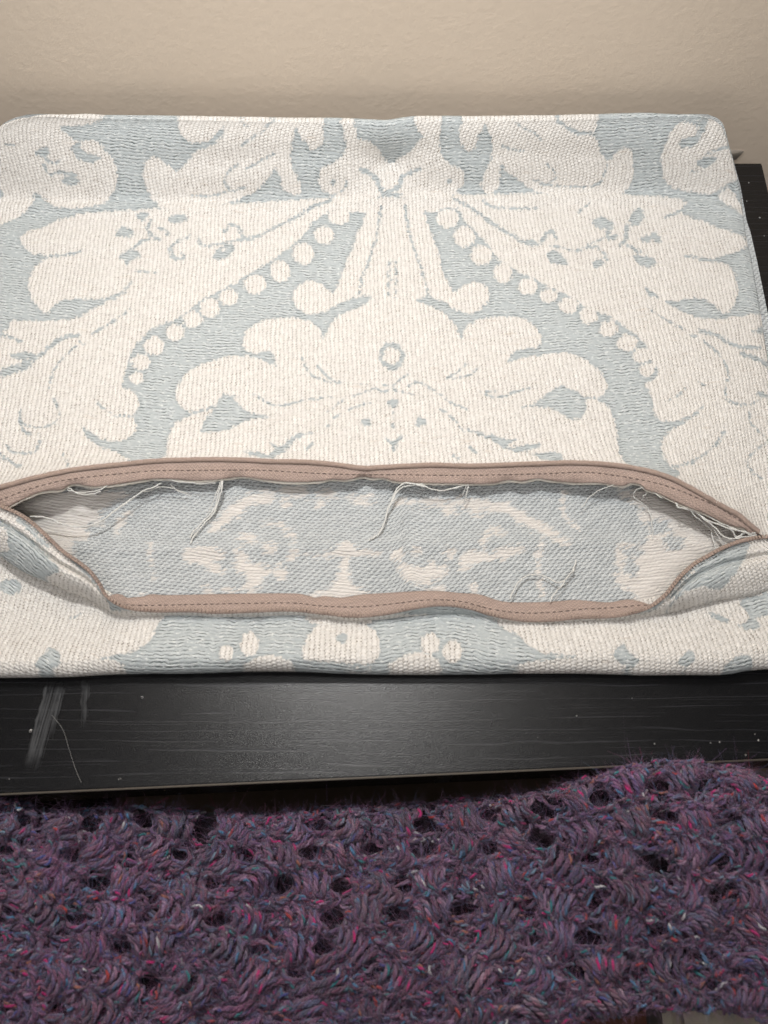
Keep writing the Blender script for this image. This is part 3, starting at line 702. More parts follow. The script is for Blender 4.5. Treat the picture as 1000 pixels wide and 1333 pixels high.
rb_ = np.maximum((Pl[-1, :, 2] - 0.0002) / 2, 0.002)
cloth_panel('lower_panel', Pl, pxl, pyl, lower, CLOTH, COVER, skirts=(('bottom', rb_),))

# ---- lip of the lower panel that carries the lower zip tape
coil_pts = [(-60, 640), (-30, 650), (0, 661), (20, 669), (40, 682), (60, 700), (80, 719), (100, 733), (116, 746), (128, 762), (136, 776), (152, 788), (170, 794), (200, 797), (250, 797), (280, 799), (340, 797), (380, 796), (420, 800), (460, 804), (500, 801), (540, 793), (575, 789), (610, 793), (640, 802), (680, 809), (720, 809), (750, 806), (800, 804), (830, 798), (850, 790), (868, 776), (880, 761), (890, 749), (905, 736), (920, 727), (940, 716), (960, 708), (985, 702), (1010, 700), (1060, 696)]
low_pts = [(-75, 684), (-40, 702), (-8, 716), (10, 728), (28, 740), (46, 749), (66, 758), (86, 767), (104, 774), (120, 781), (134, 790), (150, 799), (170, 803), (200, 804), (250, 803), (280, 805), (340, 804), (380, 803), (420, 806), (460, 810), (500, 808), (540, 802), (575, 800), (610, 803), (640, 809), (680, 815), (720, 815), (750, 812), (800, 810), (830, 806), (854, 801), (872, 797), (888, 792), (902, 788), (920, 783), (938, 778), (958, 774), (980, 770), (1004, 763), (1030, 756), (1080, 740)]
coilC = cr(coil_pts, n=16); lowC = cr(low_pts, n=16)
n = len(coilC)
xc = coilC[:, 0]
zlip = lambda x: np.interp(x, [-80, 0, 50, 100, 135, 165, 220, 400, 575, 640, 800, 840, 875, 910, 950, 985, 1060], [.022, .022, .023, .022, .017, .0115, .0095, .0092, .0115, .0085, .0095, .0125, .017, .018, .016, .0125, .011])
zc_ = zlip(xc)
S_ = np.linspace(0, 1, 34)[:, None, None]
pxf = coilC[None] * (1 - S_) + lowC[None] * S_
wid = np.linalg.norm(lowC - coilC, axis=1)
s = S_[..., 0]
fat = smooth(8, 40, wid)[None]
zl = zc_[None] * (1 - 0.30 * s - 0.12 * s ** 3) + fat * (0.0040 * np.sin(np.pi * np.clip(s, 0, 1)) - 0.0036 * np.exp(-((s - 0.30 - 0.05 * np.sin(xc / 30)[None]) / 0.055) ** 2)) + (1 - fat) * (-0.0012 * s)
P_lip = at(pxf[..., 0], pxf[..., 1], zl)
lipfig = [
 (C, [(-100,640),(4,662),(60,702),(112,748),(140,784),(150,800),(200,810),(120,790),(110,774),(88,768),(62,752),(76,744),(66,728),(44,706),(22,690),(-2,676),(-40,664)]),
 (C, [(-80,660),(-2,684),(9,693),(10,706),(2,718),(-80,700)]), (C, [(60,752),(84,757),(104,766),(125,782),(96,776),(72,766)]), (L, [(24,676),(40,690),(60,710)], 6),
 (C, [(150,795),(400,795),(700,805),(830,800),(866,780),(888,756),(910,738),(900,748),(880,775),(866,796),(880,800),(905,792),(938,780),(1080,760),(1080,700),(985,700),(975,712),(968,730),(958,745),(938,766),(915,764),(892,770),(872,790),(840,812),(600,812),(200,812)]),
 (B, [(898,765),(920,744),(944,725),(966,708),(974,712),(966,730),(956,746),(938,764),(915,762)]), (L, [(912,742),(935,727),(962,710)], 5), (L, [(893,752),(875,778)], 3),
]
cloth_panel('zip_lip', P_lip, pxf[..., 0], pxf[..., 1], lipfig, CLOTH, COVER, skirts=(('bottom', np.interp(wid, [8, 60], [0.0016, 0.0042])),))

# ---- zip: tapes, coils, stitching
def tape(name, up_px, lo_px, zu, zl_, parent, bow=0.0006, wav=0.0):
    m = min(len(up_px), len(lo_px)); k = 9
    q = np.linspace(0, 1, k)[:, None]
    ax = up_px[None, :, 0] * (1 - q) + lo_px[None, :, 0] * q; ay = up_px[None, :, 1] * (1 - q) + lo_px[None, :, 1] * q
    z = zu[None] * (1 - q) + zl_[None] * q + bow * np.sin(np.pi * q) * (1 + 1.2 * vnoise(ax / 50.0, ay * 0 + 21)) + 0.0011 * q * vnoise(ax / 13.0, ay * 0 + 33.0) - 0.0006 * np.exp(-((q - 0.45) / 0.10) ** 2) + wav * q ** 2 * vnoise(ax / 17.0, ay * 0 + 3.0)
    P = at(ax, ay, z)
    uv = grid_uv(P).reshape(-1, 2)
    Q = P.reshape(-1, 3); under = Q - np.array([0, 0, 0.0006])
    F = grid_faces(k, P.shape[1]); N = len(Q); ncol = P.shape[1]
    ring = np.concatenate([np.arange(ncol), (np.arange(1, k) * ncol + ncol - 1), ((k - 1) * ncol + np.arange(ncol - 2, -1, -1)), np.arange(k - 2, 0, -1) * ncol])
    r2 = np.roll(ring, -1)
    Fs = np.concatenate([F, F[:, ::-1] + N, np.stack([ring, ring + N, r2 + N, r2], -1)])
    return mesh_obj(name, np.concatenate([Q, under]), Fs, TAPE, parent, np.concatenate([uv, uv])), P
def resample(C, step, closed=False):
    d = np.concatenate([[0], np.cumsum(np.linalg.norm(np.diff(C, axis=0), axis=1))])
    q = np.arange(0, d[-1], step)
    return np.stack([np.interp(q, d, C[:, i]) for i in range(C.shape[1])], -1)
def coil(C3, across, parent, half=0.0014, pitch=0.0019):
    """a row of nylon coil loops along a 3D line"""
    E = np.concatenate([C3, across], 1); E = resample(E, pitch)
    b = Bag(); a = np.linspace(0, 2 * np.pi, 7)[:-1]
    T_ = np.gradient(E[:, :3], axis=0); T_ /= np.linalg.norm(T_, axis=1)[:, None]
    A_ = E[:, 3:]; A_ = A_ - T_ * (A_ * T_).sum(1)[:, None]; A_ /= np.linalg.norm(A_, axis=1)[:, None]
    U_ = np.cross(T_, A_); U_[U_[:, 2] < 0] *= -1
    for p, t, ac, up in zip(E[:, :3], T_, A_, U_):
        arc = [p + ac * half * x + up * h for x, h in ((-1, 0), (-0.75, 0.0008), (0, 0.0012), (0.75, 0.0008), (1.0, 0.0))]
        V = []; 
        for c_ in arc:
            for sgn, hh in ((-1, 0), (0, 0.0004), (1, 0)):
                V.append(c_ + t * sgn * 0.00056 + up * hh * 2.0)
        b.add(np.array(V), grid_faces(5, 3))
    o = b.build('zip_teeth', TEETH, parent); o['kind'] = 'stuff'
    return o
def stitches(C3, parent, step=0.0034, ln=0.0021):
    d = np.concatenate([[0], np.cumsum(np.linalg.norm(np.diff(C3, axis=0), axis=1))])
    f = lambda q: np.stack([np.interp(q, d, C3[:, i]) for i in range(3)], -1)
    b = Bag(); q = 0.0
    while q < d[-1] - ln:
        L_ = ln * random.uniform(0.85, 1.15)
        qq = np.linspace(q, q + L_, 7)
        P = f(qq); P[:, 2] += 0.0002 + 0.00022 * np.sin(np.linspace(0, np.pi, 7))
        b.add(*tube(P, 0.00025 * np.array([0.4, 0.8, 1, 1, 1, 0.8, 0.4]), 6))
        q += step * random.uniform(0.93, 1.07)
    o = b.build('stitching', STITCH, parent); o['kind'] = 'stuff'
    return o

X_ = np.linspace(-70, 986, 560)
tape_low = curve_y([(-120, 700), (-70, 683), (-20, 668), (0, 661), (10, 659), (30, 649), (50, 641), (66, 638), (80, 637), (90, 631), (102, 630), (120, 633), (144, 631), (170, 627), (200, 623), (225, 623), (250, 625), (280, 624), (310, 620.5), (325, 621), (345, 624), (380, 627), (415, 626), (432, 623.5), (450, 624.5), (472, 620), (484, 622), (500, 622), (515, 626), (545, 628), (600, 629), (640, 629), (662, 624.5), (680, 626), (700, 622.5), (720, 625.5), (750, 628), (780, 628), (800, 631), (812, 632), (822, 628.5), (834, 630.5), (842, 637), (858, 642), (880, 653), (900, 661), (920, 669), (940, 679), (952, 684), (970, 688), (986, 697), (1100, 730)])
stitch_up = curve_y([(-120, 690), (-60, 669), (0, 651), (26, 641), (40, 636), (80, 626), (120, 620.5), (160, 616.5), (200, 613), (250, 612.5), (330, 612), (380, 614.5), (430, 617), (480, 618), (520, 618), (600, 619), (700, 617), (760, 615), (800, 619), (850, 628), (880, 637), (900, 645), (930, 658), (960, 676), (986, 695)])
zu = 0.0055 + lift(X_) + vnoise(X_ / 60, X_ * 0 + 2) * 0.001
up_px = np.stack([X_, Zup(X_) - 1], -1); lo_px = np.stack([X_, tape_low(X_)], -1)
# use the front panel's own height along the border so that the tape sits on it
zb = np.interp(X_, px[-1], Pf[-1, :, 2])
kfold = vnoise(X_ / 55.0, X_ * 0 + 8.0)
ZT, PT = tape('zip_tape', up_px, lo_px, zb + 0.0012, zb + 0.0006 - 0.0012 * (kfold + 0.5), COVER, 0.0009, 0.0028)
sy = (stitch_up(X_) - up_px[:, 1]) / (lo_px[:, 1] - up_px[:, 1] + 1e-6)
def on_tape(P, sfrac):
    i = np.clip(sfrac, 0, 1) * (P.shape[0] - 1); a_ = np.floor(i).astype(int).clip(0, P.shape[0] - 2); f = (i - a_)[:, None]
    j = np.arange(P.shape[1]); return P[a_, j] * (1 - f) + P[a_ + 1, j] * f
stitches(on_tape(PT, sy)[10:-6], ZT)
ucn = PT[0] - PT[3]; ucn = ucn / np.linalg.norm(ucn, axis=1)[:, None]
coil(PT[0] - ucn * 0.0007 + np.array([0, 0, 0.0005]), ucn, ZT)
# frayed raw edge of the cloth peeping out under the tape
zed = PT[-1, :, 2]
fr_up = np.stack([X_, tape_low(X_) - 4], -1); fr_lo = np.stack([X_, tape_low(X_) + 2.4 + 1.6 * np.abs(vnoise(X_ / 9.0, X_ * 0 + 4)) + 1.0 * vnoise(X_ / 40.0, X_ * 0 + 14)], -1)
q = np.linspace(0, 1, 4)[:, None]
ax = fr_up[None, :, 0] * (1 - q) + fr_lo[None, :, 0] * q; ay = fr_up[None, :, 1] * (1 - q) + fr_lo[None, :, 1] * q
Pz = at(ax, ay, zed[None] - 0.0009 - 0.0005 * q)
mesh_obj('raw_edge', np.concatenate([Pz.reshape(-1, 3), Pz.reshape(-1, 3) - [0, 0, 0.0007]]), np.concatenate([grid_faces(4, 560), grid_faces(4, 560)[:, ::-1] + 4 * 560, np.stack([3 * 560 + np.arange(559), 3 * 560 + np.arange(1, 560), 7 * 560 + np.arange(1, 560), 7 * 560 + np.arange(559)], -1)]), FRAY, COVER)

# lower tape: opens flat in the middle, stands on edge at both ends
XX = coilC
tl_y = curve_y([(120, 764), (134, 773), (142, 774), (152, 773), (160, 774.5), (166, 778), (180, 777), (188, 776), (196, 773.5), (215, 774.5), (250, 774), (300, 773), (380, 772.5), (400, 775), (410, 778), (422, 776), (440, 778), (455, 776.5), (470, 774), (500, 772), (560, 769), (600, 772), (625, 774), (655, 783), (690, 784), (720, 783), (750, 781), (790, 784), (810, 781), (822, 780.5), (834, 783), (846, 786), (860, 780)])
def tl_top(P):
    x = P[:, 0]
    inside_ = smooth(131, 150, x) * smooth(858, 840, x)
    d = np.where((x > 120) & (x < 862), tl_y(x), P[:, 1] - 2)
    y = d * inside_ + (P[:, 1] - 1.5) * (1 - inside_)
    return np.stack([x + (1 - inside_) * np.where(x > 500, -3.6, 3.4), np.minimum(y, P[:, 1] - 1.0) - (1 - inside_) * 2.2], -1), inside_
tt_px, ins = tl_top(coilC)
ztop_ = np.where(True, zc_ - 0.003 * (1 - ins) * 2.5 + 0.0005 - 0.0040 * ins, 0)
ZL, PL = tape('zip_tape', tt_px, coilC, ztop_, zc_ + 0.0012, COVER, 0.0008, -0.002)
ZL.name = 'zip_tape.001'
xs = coilC[:, 0]
st_low = curve_y([(140, 782), (160, 787), (200, 788), (300, 786), (380, 785), (420, 789), (470, 790), (520, 785), (560, 781), (600, 783), (640, 793), (680, 798), (720, 797), (760, 793), (800, 791), (830, 788), (850, 787)])
sel = (xs > 152) & (xs < 846)
fr_ = np.clip((st_low(xs) - tt_px[:, 1]) / (coilC[:, 1] - tt_px[:, 1] + 1e-6), 0.3, 0.8)
stitches(on_tape(PL, fr_)[sel], ZL)
acr = PL[-1] - PL[-4]
acn = acr / (np.linalg.norm(acr, axis=1)[:, None] + 1e-9)
coil(PL[-1] - acn * 0.0008 * ins[:, None] + np.array([0, 0, 0.0008]), acr + 1e-7, ZL)

# ---- loose threads round the opening
TH_ = [
 ([(40,672),(62,675),(85,683),(105,685),(125,682),(145,668),(170,650),(190,638),(210,629)], 0.9, [.012,.012,.009,.0085,.0085,.009,.010,.010,.009]),
 ([(46,671),(66,677),(88,684.5),(108,686.5),(128,682),(148,667),(172,649)], 0.7, [.012,.011,.009,.008,.008,.009,.010]),
 ([(88,637),(96,640),(110,641),(126,639),(140,633)], 0.6, [.018,.017,.017,.017,.017]), ([(90,635),(100,642),(116,643.5),(132,640)], 0.6, [.018,.017,.017,.017]),
 ([(170,652),(182,643),(196,638),(212,634),(228,637),(245,642)], 0.5, [.006,.007,.008,.009,.008,.005]), ([(200,626),(218,624),(240,628),(262,630),(282,629)], 0.6, [.011,.011,.010,.010,.010]), ([(222,631),(232,639),(250,646)], 0.4, [.010,.007,.004]),
 ([(291,626),(288,640),(283,655),(278,668),(265,683),(254,697),(248,708)], 0.9, [.010,.009,.006,.005,.0045,.004,.004]), ([(289,626),(285,640),(281,657),(275,668),(262,682),(252,692),(247,700)], 0.8, [.010,.009,.006,.005,.0045,.004,.004]), ([(287,628),(280,645),(275,660),(268,672)], 0.5, [.010,.008,.006,.004]),
 ([(556,634),(540,630),(526,629),(515,638),(508,655),(503,668),(499,685),(492,695),(480,704)], 0.9, [.009,.010,.009,.008,.006,.005,.0045,.004,.004]), ([(552,631),(534,632),(520,637),(512,650),(505,664),(501,680),(494,694)], 0.8, [.009,.009,.008,.007,.005,.0045,.004]), ([(529,629),(548,632),(562,637),(580,638),(600,633)], 0.8, [.010,.010,.009,.008,.008]), ([(570,640),(590,636),(607,632)], 0.5, [.008,.008,.009]),
 ([(610,631),(607,643),(604,656)], 0.6, [.010,.008,.004]), ([(607,632),(602,645)], 0.4, [.010,.006]),
 ([(664,780),(668,770),(675,758),(685,750),(698,748),(712,751),(726,758),(738,752),(746,742),(750,730)], 0.8, [.007,.006,.005,.005,.005,.005,.0055,.005,.005,.005]), ([(716,783),(722,772),(732,762),(740,750),(748,741)], 0.7, [.007,.006,.006,.006,.006]),
 ([(802,631),(788,635),(775,641),(766,649),(757,661)], 0.5, [.012,.010,.008,.006,.004]),
 ([(848,636),(832,636),(825,643),(828,650),(838,656),(846,668),(849,685),(850,702)], 0.5, [.016,.014,.010,.008,.006,.005,.004,.004]), ([(862,648),(848,641),(838,645),(836,650)], 0.5, [.016,.015,.012,.008]),
 ([(880,654),(882,660),(890,662),(900,664),(912,672),(928,680),(950,688),(984,697)], 0.9, [.016,.016,.015,.014,.014,.014,.014,.013]), ([(898,664),(905,672),(918,682),(926,690),(928,702),(932,716)], 0.7, [.015,.013,.010,.008,.006,.006]), ([(900,662),(916,675),(930,686),(942,698),(960,701),(984,696)], 0.8, [.015,.014,.013,.012,.012,.013]), ([(910,664),(925,674),(945,684),(965,692),(980,697)], 0.7, [.016,.015,.014,.014,.013]), ([(922,678),(934,696),(943,708),(944,715)], 0.5, [.013,.010,.008,.006]), ([(950,688),(956,694),(958,700),(966,699)], 0.6, [.014,.013,.012,.012]), ([(958,700),(970,694),(984,694)], 0.9, [.012,.013,.014]),
]
for pts, wd, zs in TH_:
    p = np.array(pts, float)
    wd *= 1.45
    C3 = cr(at(p[:, 0], p[:, 1], np.array(zs) + 0.0014), n=10)
    m_ = len(C3); s_ = np.linspace(0, 1, m_)
    C3[:, 0] += vnoise(s_ * 14, s_ * 0 + pts[0][0]) * 0.0007 + vnoise(s_ * 45, s_ * 0 + pts[0][0]) * 0.0004; C3[:, 1] += vnoise(s_ * 14, s_ * 0 + pts[0][1] + 50) * 0.0007 + vnoise(s_ * 45, s_ * 0 + pts[0][1]) * 0.0004
    b = Bag(); _, N_, B_ = frames(C3)
    d_ = np.concatenate([[0], np.cumsum(np.linalg.norm(np.diff(C3, axis=0), axis=1))])
    for ph in (0, np.pi):
        a_ = d_ / 0.0022 * 2 * np.pi + ph
        b.add(*tube(C3 + 0.00019 * wd * (np.cos(a_)[:, None] * N_ + np.sin(a_)[:, None] * B_), 0.00026 * wd, 5))
    b.build('loose_thread', THREAD, COVER)

# ------------------------------------------------------------------ bench under the blanket
BE = empty('bench', 'low bench with brown and beige pads beneath the purple crocheted blanket', 'bench', (0, -0.15, -0.46))
BE.location = (0, 0, 0)
BROWN = fuzzy('brown_leatherette', (0.10, 0.035, 0.02), (0.17, 0.06, 0.035), 300)
BEIGE = fuzzy('beige_upholstery', (0.50, 0.44, 0.35), (0.62, 0.55, 0.45), 700)
xg = at(858, 1325, -0.04)[0]
yb = -0.004
rounded_box('seat_pad', (-0.42, -0.42, -0.09), (xg - 0.004, yb, -0.040), 0.008, BROWN, BE)
rounded_box('seat_pad', (xg + 0.004, -0.42, -0.09), (0.42, yb, -0.040), 0.008, BEIGE, BE)
rounded_box('frame', (-0.41, -0.41, -0.13), (0.41, yb - 0.01, -0.091), 0.003, TM, BE)
for qx in (-0.37, 0.37):
    for qy in (-0.38, yb - 0.05): rounded_box('leg', (qx - 0.02, qy - 0.02, -0.46), (qx + 0.02, qy + 0.02, -0.1305), 0.002, TM, BE)

# ------------------------------------------------------------------ crocheted blanket
BL = empty('crocheted_blanket', 'purple tweed wool blanket crocheted in chunky clusters, in front of the black table', 'blanket', (0, -0.05, -0.04))
BL.location = (0, 0, 0)
def yarn_mat():
    g = G('tweed_wool'); g.spec(0.12); g.rough(0.95); g.sheen(0.2)
    g.p.inputs['Sheen Roughness'].default_value = 0.5
    x, y, z = g.obj(); p = g.vec(x, y, z)
    n = g.noise(p, 1900, 3, 0.6); n2 = g.noise(p, 160, 2)
    c = g.attr('yarn', 'Color')
    c = g.mix(n.ss(0.45, 0.8) * 0.35, c, (0.25, 0.16, 0.225))
    c = g.mix((1.0 - n.ss(0.28, 0.52)) * 0.60, c, (0.020, 0.013, 0.022))
    g.colour(c); g.bump(n, 0.0006, 0.9)
    return g.m
YARN = yarn_mat()
top_e = curve_y([(-120, 1030), (-60, 1032), (0, 1036), (30, 1042), (70, 1050), (110, 1052), (150, 1049), (200, 1049), (260, 1053), (330, 1054), (390, 1051), (440, 1049), (500, 1046), (560, 1042), (620, 1037), (700, 1030), (740, 1018), (780, 1004), (820, 994), (850, 989), (885, 987), (930, 991), (970, 1000), (1000, 1009), (1060, 1025), (1120, 1030)])
def zbl(px, py):
    base = np.interp(px, [-100, 0, 150, 400, 600, 700, 800, 880, 960, 1060], [-.012, -.014, -.020, -.022, -.018, -.010, .003, .009, .006, .002])
    d = py - top_e(px)
    z = base * (0.55 + 0.45 * smooth(260, 30, d)) - 0.006 * smooth(40, 320, d) 
    return z + vnoise(px / 90.0, py / 80.0) * 0.008 - 0.012 * smooth(14, -4, d)
def bl_pt(px, py, dz=0.0): return at(px, py, zbl(px, py) + dz)
PAL = np.array([(0.155, 0.078, 0.148), (0.115, 0.066, 0.146), (0.178, 0.078, 0.135), (0.094, 0.086, 0.165), (0.125, 0.050, 0.092), (0.080, 0.090, 0.152), (0.220, 0.142, 0.220)])
FLK = 1.35 * np.array([(0.36, 0.012, 0.12), (0.05, 0.15, 0.27), (0.02, 0.14, 0.16), (0.42, 0.42, 0.44), (0.30, 0.035, 0.035), (0.05, 0.06, 0.20), (0.26, 0.10, 0.07), (0.12, 0.19, 0.26)])
FLP = np.array([0.17, 0.24, 0.16, 0.05, 0.08, 0.12, 0.06, 0.12])
TINT = np.ones(3)
def yarn_cols(n, k):
    kn = max(3, n // 4)
    c = PAL[rng.integers(0, len(PAL), kn)] * rng.uniform(0.6, 1.4, (kn, 1)) * TINT
    q = np.linspace(0, kn - 1, n)
    out = np.stack([np.interp(q, np.arange(kn), c[:, i]) for i in range(3)], -1)
    if rng.random() < 0.38:
        f = FLK[rng.choice(len(FLK), p=FLP)]; c0 = rng.integers(0, n); wd = rng.uniform(1.0, 3.6)
        m = np.exp(-((np.arange(n) - c0) / wd) ** 4)[:, None]
        out = out * (1 - m) + f * m
    return np.repeat(out, k, 0)
ROOTS = []
def strand(bag, C3, r=0.00105, plies=3, pitch=0.0075, k=5):
    _, N_, B_ = frames(C3)
    d_ = np.concatenate([[0], np.cumsum(np.linalg.norm(np.diff(C3, axis=0), axis=1))])
    ph0 = rng.random() * 6.28
    n = len(C3)
    taper = np.ones(n)
    for p_ in range(plies):
        a_ = d_ / pitch * 2 * np.pi + ph0 + p_ * 2 * np.pi / plies
        rr = r * 0.60 * (1 + 0.30 * vnoise(d_ / 0.0025 + p_ * 9, d_ * 0 + ph0 * 7))
        jit = np.stack([vnoise(d_ / 0.002 + i * 17, d_ * 0 + ph0 * 3 + p_) for i in range(3)], -1) * 0.0005
        V, F = tube(C3 + jit + r * 0.62 * (np.cos(a_)[:, None] * N_ + np.sin(a_)[:, None] * B_), rr, k)
        bag.add(V, F, yarn_cols(n, k))
        sel = rng.integers(1, n - 1, 9)
        ROOTS.append((V.reshape(n, k, 3)[sel, rng.integers(0, k, 9)], C3[sel], np.gradient(C3, axis=0)[sel]))
def arc(px0, py0, px1, py1, h0, hm, h1, bend=0.0, n=22):
    """strand from one photo point to another riding over the blanket surface"""
    s = np.linspace(0, 1, n)
    dx, dy = px1 - px0, py1 - py0
    x = px0 + dx * s - dy * bend * np.sin(np.pi * s); y = py0 + dy * s + dx * bend * np.sin(np.pi * s)
    x = x + vnoise(s * 5 + px0, s * 0 + py0) * 3; y = y + vnoise(s * 5 + py0, s * 0 + px1) * 3
    z = h0 * (1 - s) ** 2 + h1 * s ** 2 + hm * np.sin(np.pi * s)
    # the yarn bends round the open gaps of the stitch
    near = np.where((np.abs(HO[:, 0] - x.mean()) < 70) & (np.abs(HO[:, 1] - y.mean()) < 60))[0]
    for h in near:
        ex = (x - HO[h, 0]) / HO[h, 2]; ey = (y - HO[h, 1]) / HO[h, 3]
        e = np.hypot(ex, ey) + 1e-6; f = (e ** 4 + 1) ** 0.25 / e
        f = np.minimum(f, 4)
        x = HO[h, 0] + (x - HO[h, 0]) * f; y = HO[h, 1] + (y - HO[h, 1]) * f
        z = z - 0.0025 * np.exp(-(e / 1.1) ** 2)
    y = np.maximum(y, top_e(x) + 2)
    return bl_pt(x, y, z)
row = 0
yy = 24.0
hem = lambda x: np.interp(x, [-100, 690, 740, 800, 870, 900, 950, 1000, 1100], [1420, 1420, 1342, 1324, 1315, 1316, 1320, 1324, 1330])
def fit(p):
    """keep a strand's end on the blanket, inside its two hems"""
    return np.array([p[0], min(max(p[1], top_e(p[0]) + 3 + 2 * rng.random()), hem(p[0]) - 4 * rng.random())])
HOLES = []
def lay(cx, yy):
    kk = np.clip(yy / 300, 0, 1)          # rows straighten out towards the front hem
    return (top_e(cx) + yy) * (1 - kk) + (1036 + yy) * kk
def rows():
    y_, r_ = 24.0, 0
    while y_ < 385:
        k_ = np.clip(y_ / 300, 0, 1)
        yield r_, y_, k_, 72.0 * (1 + 0.34 * k_)
        y_ += 39.0 * (1 + 0.22 * k_); r_ += 1
for r_, y_, k_, d_ in rows():
    for c_ in np.arange(-70, 1090, d_) + (d_ / 2 if r_ % 2 else 0) + 9 * math.sin(r_ * 2.1):
        hx = c_ + d_ / 2 + rng.normal(0, 5)
        if rng.random() < 0.92 - 0.45 * k_:
            hy = lay(hx, y_) + rng.normal(0, 4) + 2
            if hy > top_e(hx) + 16 and hy < hem(hx) - 16: HOLES.append((hx, hy, rng.uniform(13, 19), rng.uniform(8, 12)))
HO = np.array(HOLES)
while yy < 385:
    k2 = np.clip(yy / 300, 0, 1); sc = 1 + 0.34 * k2
    dx = 72.0 * sc
    for cx0 in np.arange(-70, 1090, dx) + (dx / 2 if row % 2 else 0) + 9 * math.sin(row * 2.1):
        cx = cx0 + rng.normal(0, 4)
        cy = lay(cx, yy) + rng.normal(0, 3)
        if cy > 1384 or cy > hem(cx) + 16: continue
        b = Bag()
        lean = 0.40 * math.sin(cx / 150.0 + row * 0.9) + rng.normal(0, 0.30) + np.interp(cx, [0, 500, 1000], [0.60, 0.30, -0.1])
        ns = int(rng.integers(6, 9)); H_ = rng.uniform(44, 58) * sc; Wd = rng.uniform(44, 56) * sc
        dirv = np.array([math.sin(lean), -math.cos(lean)]); per = np.array([math.cos(lean), math.sin(lean)])
        hm = rng.uniform(0.0062, 0.0095); TINT[:] = rng.uniform(0.75, 1.35) * (1 + rng.normal(0, 0.05, 3))
        ctr_ = np.array([cx, cy])
        bow_ = rng.normal(0.14, 0.16)
        f0, f1 = rng.uniform(0.5, 0.85), rng.uniform(0.9, 1.15)
        for i in range(ns):
            o_ = (i - (ns - 1) / 2) / (ns - 1) * Wd; e_ = (o_ / Wd * 2) ** 2
            p0 = ctr_ + per * o_ * f0 - dirv * (H_ * rng.uniform(0.42, 0.58) - 5 * e_) + rng.normal(0, 1.5, 2)
            p1 = fit(ctr_ + per * o_ * f1 + dirv * (H_ * rng.uniform(0.42, 0.56) - 6 * e_) + rng.normal(0, 1.5, 2))
            strand(b, arc(*fit(p0), *p1, -0.0045, hm * (1 - 0.22 * e_) + rng.normal(0, 0.0008), -0.0045, bend=bow_ - 0.10 * (o_ / Wd * 2) + rng.normal(0, 0.04), n=17), r=rng.uniform(0.00100, 0.00138), pitch=0.0085, k=4)
        # chain loops along the head of the bundle, each a leaning V
        for i in range(3):
            o_ = (i - 1) / 2 * Wd * 0.85
            c0 = ctr_ + per * o_ + dirv * (H_ * 0.45 - 5 * (o_ / Wd * 2) ** 2)
            for sg in (1, -1):
                p0 = fit(c0 - per * 12 + dirv * 1.0); p1 = fit(c0 + per * 10 + dirv * 7 * sg)
                strand(b, arc(*p0, *p1, -0.0025, 0.0062 + rng.normal(0, 0.0008), -0.0025, bend=0.22 * sg + rng.normal(0, 0.1), n=9), r=0.00102, k=4)
        b.build('stitch_cluster', YARN, BL)
    yy += 39.0 * (1 + 0.22 * k2); row += 1
# yarn running criss-cross between the bundles, leaving the gaps open
b = Bag(); cnt = 0
while cnt < 3600:
    x0 = rng.uniform(-80, 1080); y0_ = rng.uniform(top_e(x0) + 4, 1345)
    if y0_ > hem(x0) - 6: continue
    th = rng.normal(0.3, 0.9); L_ = rng.uniform(9, 17); d_ = np.array([math.cos(th), math.sin(th)]) * L_
    if (((x0 - HO[:, 0]) / (HO[:, 2] + 5)) ** 2 + ((y0_ - HO[:, 1]) / (HO[:, 3] + 4)) ** 2).min() < 1: continue
    TINT[:] = rng.uniform(0.6, 1.2)
    p = np.array([x0, y0_]); z_ = rng.uniform(-0.0055, -0.0005)
    strand(b, arc(*fit(p - d_), *fit(p + d_), z_ - 0.0015, 0.0040, z_ - 0.0015, bend=rng.normal(0, 0.35), n=8), r=rng.uniform(0.0009, 0.0012), plies=2, pitch=0.007, k=4)
    cnt += 1
o = b.build('crossing_yarn', YARN, BL); o['kind'] = 'stuff'
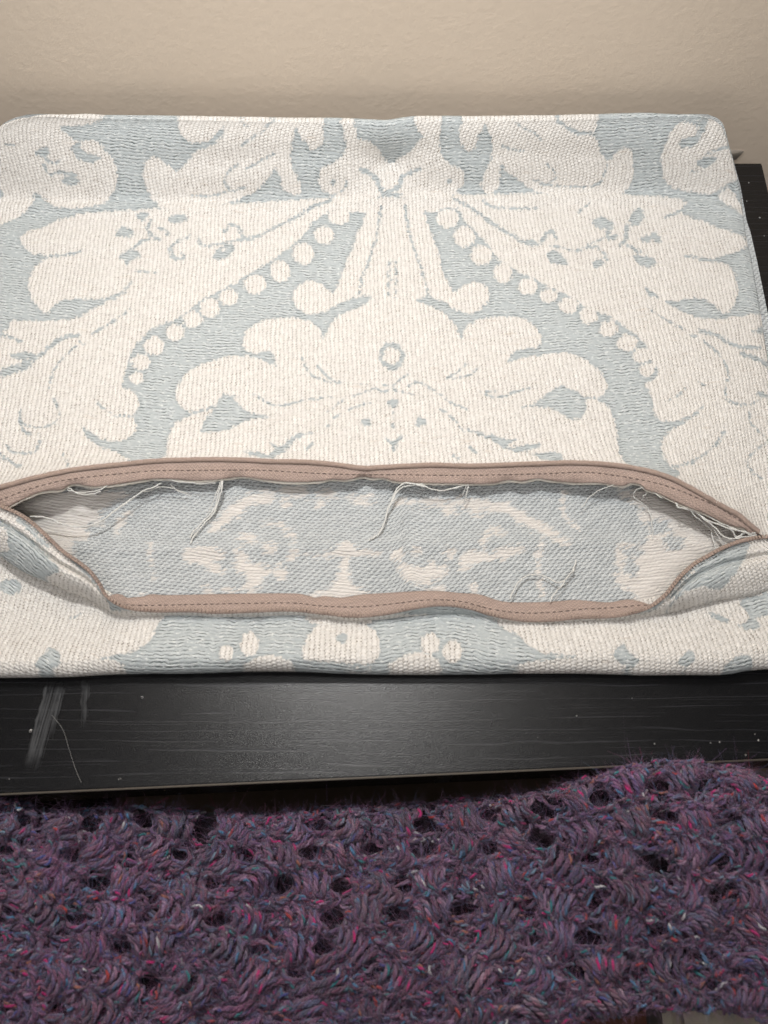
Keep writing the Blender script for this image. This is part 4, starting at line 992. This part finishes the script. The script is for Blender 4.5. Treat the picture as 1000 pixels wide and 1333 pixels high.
# near-black sheet added below the stitches, painting in the shade of the gaps
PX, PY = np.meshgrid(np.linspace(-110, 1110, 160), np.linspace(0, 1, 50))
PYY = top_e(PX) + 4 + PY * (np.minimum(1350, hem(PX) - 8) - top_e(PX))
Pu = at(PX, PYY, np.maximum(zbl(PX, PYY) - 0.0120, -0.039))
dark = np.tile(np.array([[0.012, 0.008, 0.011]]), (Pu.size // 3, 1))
mesh_obj('gap_shade_layer', Pu.reshape(-1, 3), grid_faces(50, 160), YARN, BL, cols=dark)
# wool fuzz: thin curved fibres standing off the yarn
R0 = np.concatenate([r[0] for r in ROOTS]); RC = np.concatenate([r[1] for r in ROOTS]); RT = np.concatenate([r[2] for r in ROOTS])
NF = 200000
idx = rng.integers(0, len(R0), NF)
p0 = R0[idx]; out = p0 - RC[idx]; out /= np.linalg.norm(out, axis=1)[:, None] + 1e-9
tg = RT[idx]; tg = tg / (np.linalg.norm(tg, axis=1)[:, None] + 1e-9) * rng.choice([-1, 1], NF)[:, None]
d0 = out * rng.uniform(0.1, 0.7, (NF, 1)) + tg * rng.uniform(0.2, 1.0, (NF, 1)) + rng.normal(0, 0.35, (NF, 3)); d0 /= np.linalg.norm(d0, axis=1)[:, None]
bend = rng.normal(0, 1.5, (NF, 3))
ln = rng.gamma(3.0, 0.00085, (NF, 1)) + 0.0010
ks = 4
pts = []
for i in range(ks):
    t_ = i / (ks - 1)
    pts.append(p0 + d0 * ln * t_ + bend * ln * 0.5 * t_ * t_)
pts = np.stack(pts, 1)
side = np.cross(d0, rng.normal(0, 1, (NF, 3))); side /= np.linalg.norm(side, axis=1)[:, None]
wf = rng.uniform(0.00003, 0.000065, (NF, 1, 1)) * (1 - 0.6 * np.linspace(0, 1, ks))[None, :, None]
Lf = pts - side[:, None] * wf; Rf = pts + side[:, None] * wf
V = np.stack([Lf, Rf], 2).reshape(-1, 3)
base = (np.arange(NF) * ks * 2)[:, None] + (np.arange(ks - 1) * 2)[None]
Fz = np.stack([base, base + 1, base + 3, base + 2], -1).reshape(-1, 4)
fc = PAL[rng.integers(0, len(PAL), NF)] * rng.uniform(1.3, 2.5, (NF, 1))
fl_i = rng.random(NF) < 0.06
fc[fl_i] = FLK[rng.choice(len(FLK), fl_i.sum(), p=FLP)]
o = mesh_obj('wool_fuzz', V, Fz, YARN, BL, cols=np.repeat(fc, ks * 2, 0))
o['kind'] = 'stuff'
print('TRIS', sum(len(m.polygons) for m in bpy.data.meshes) * 2, 'clusters', row)
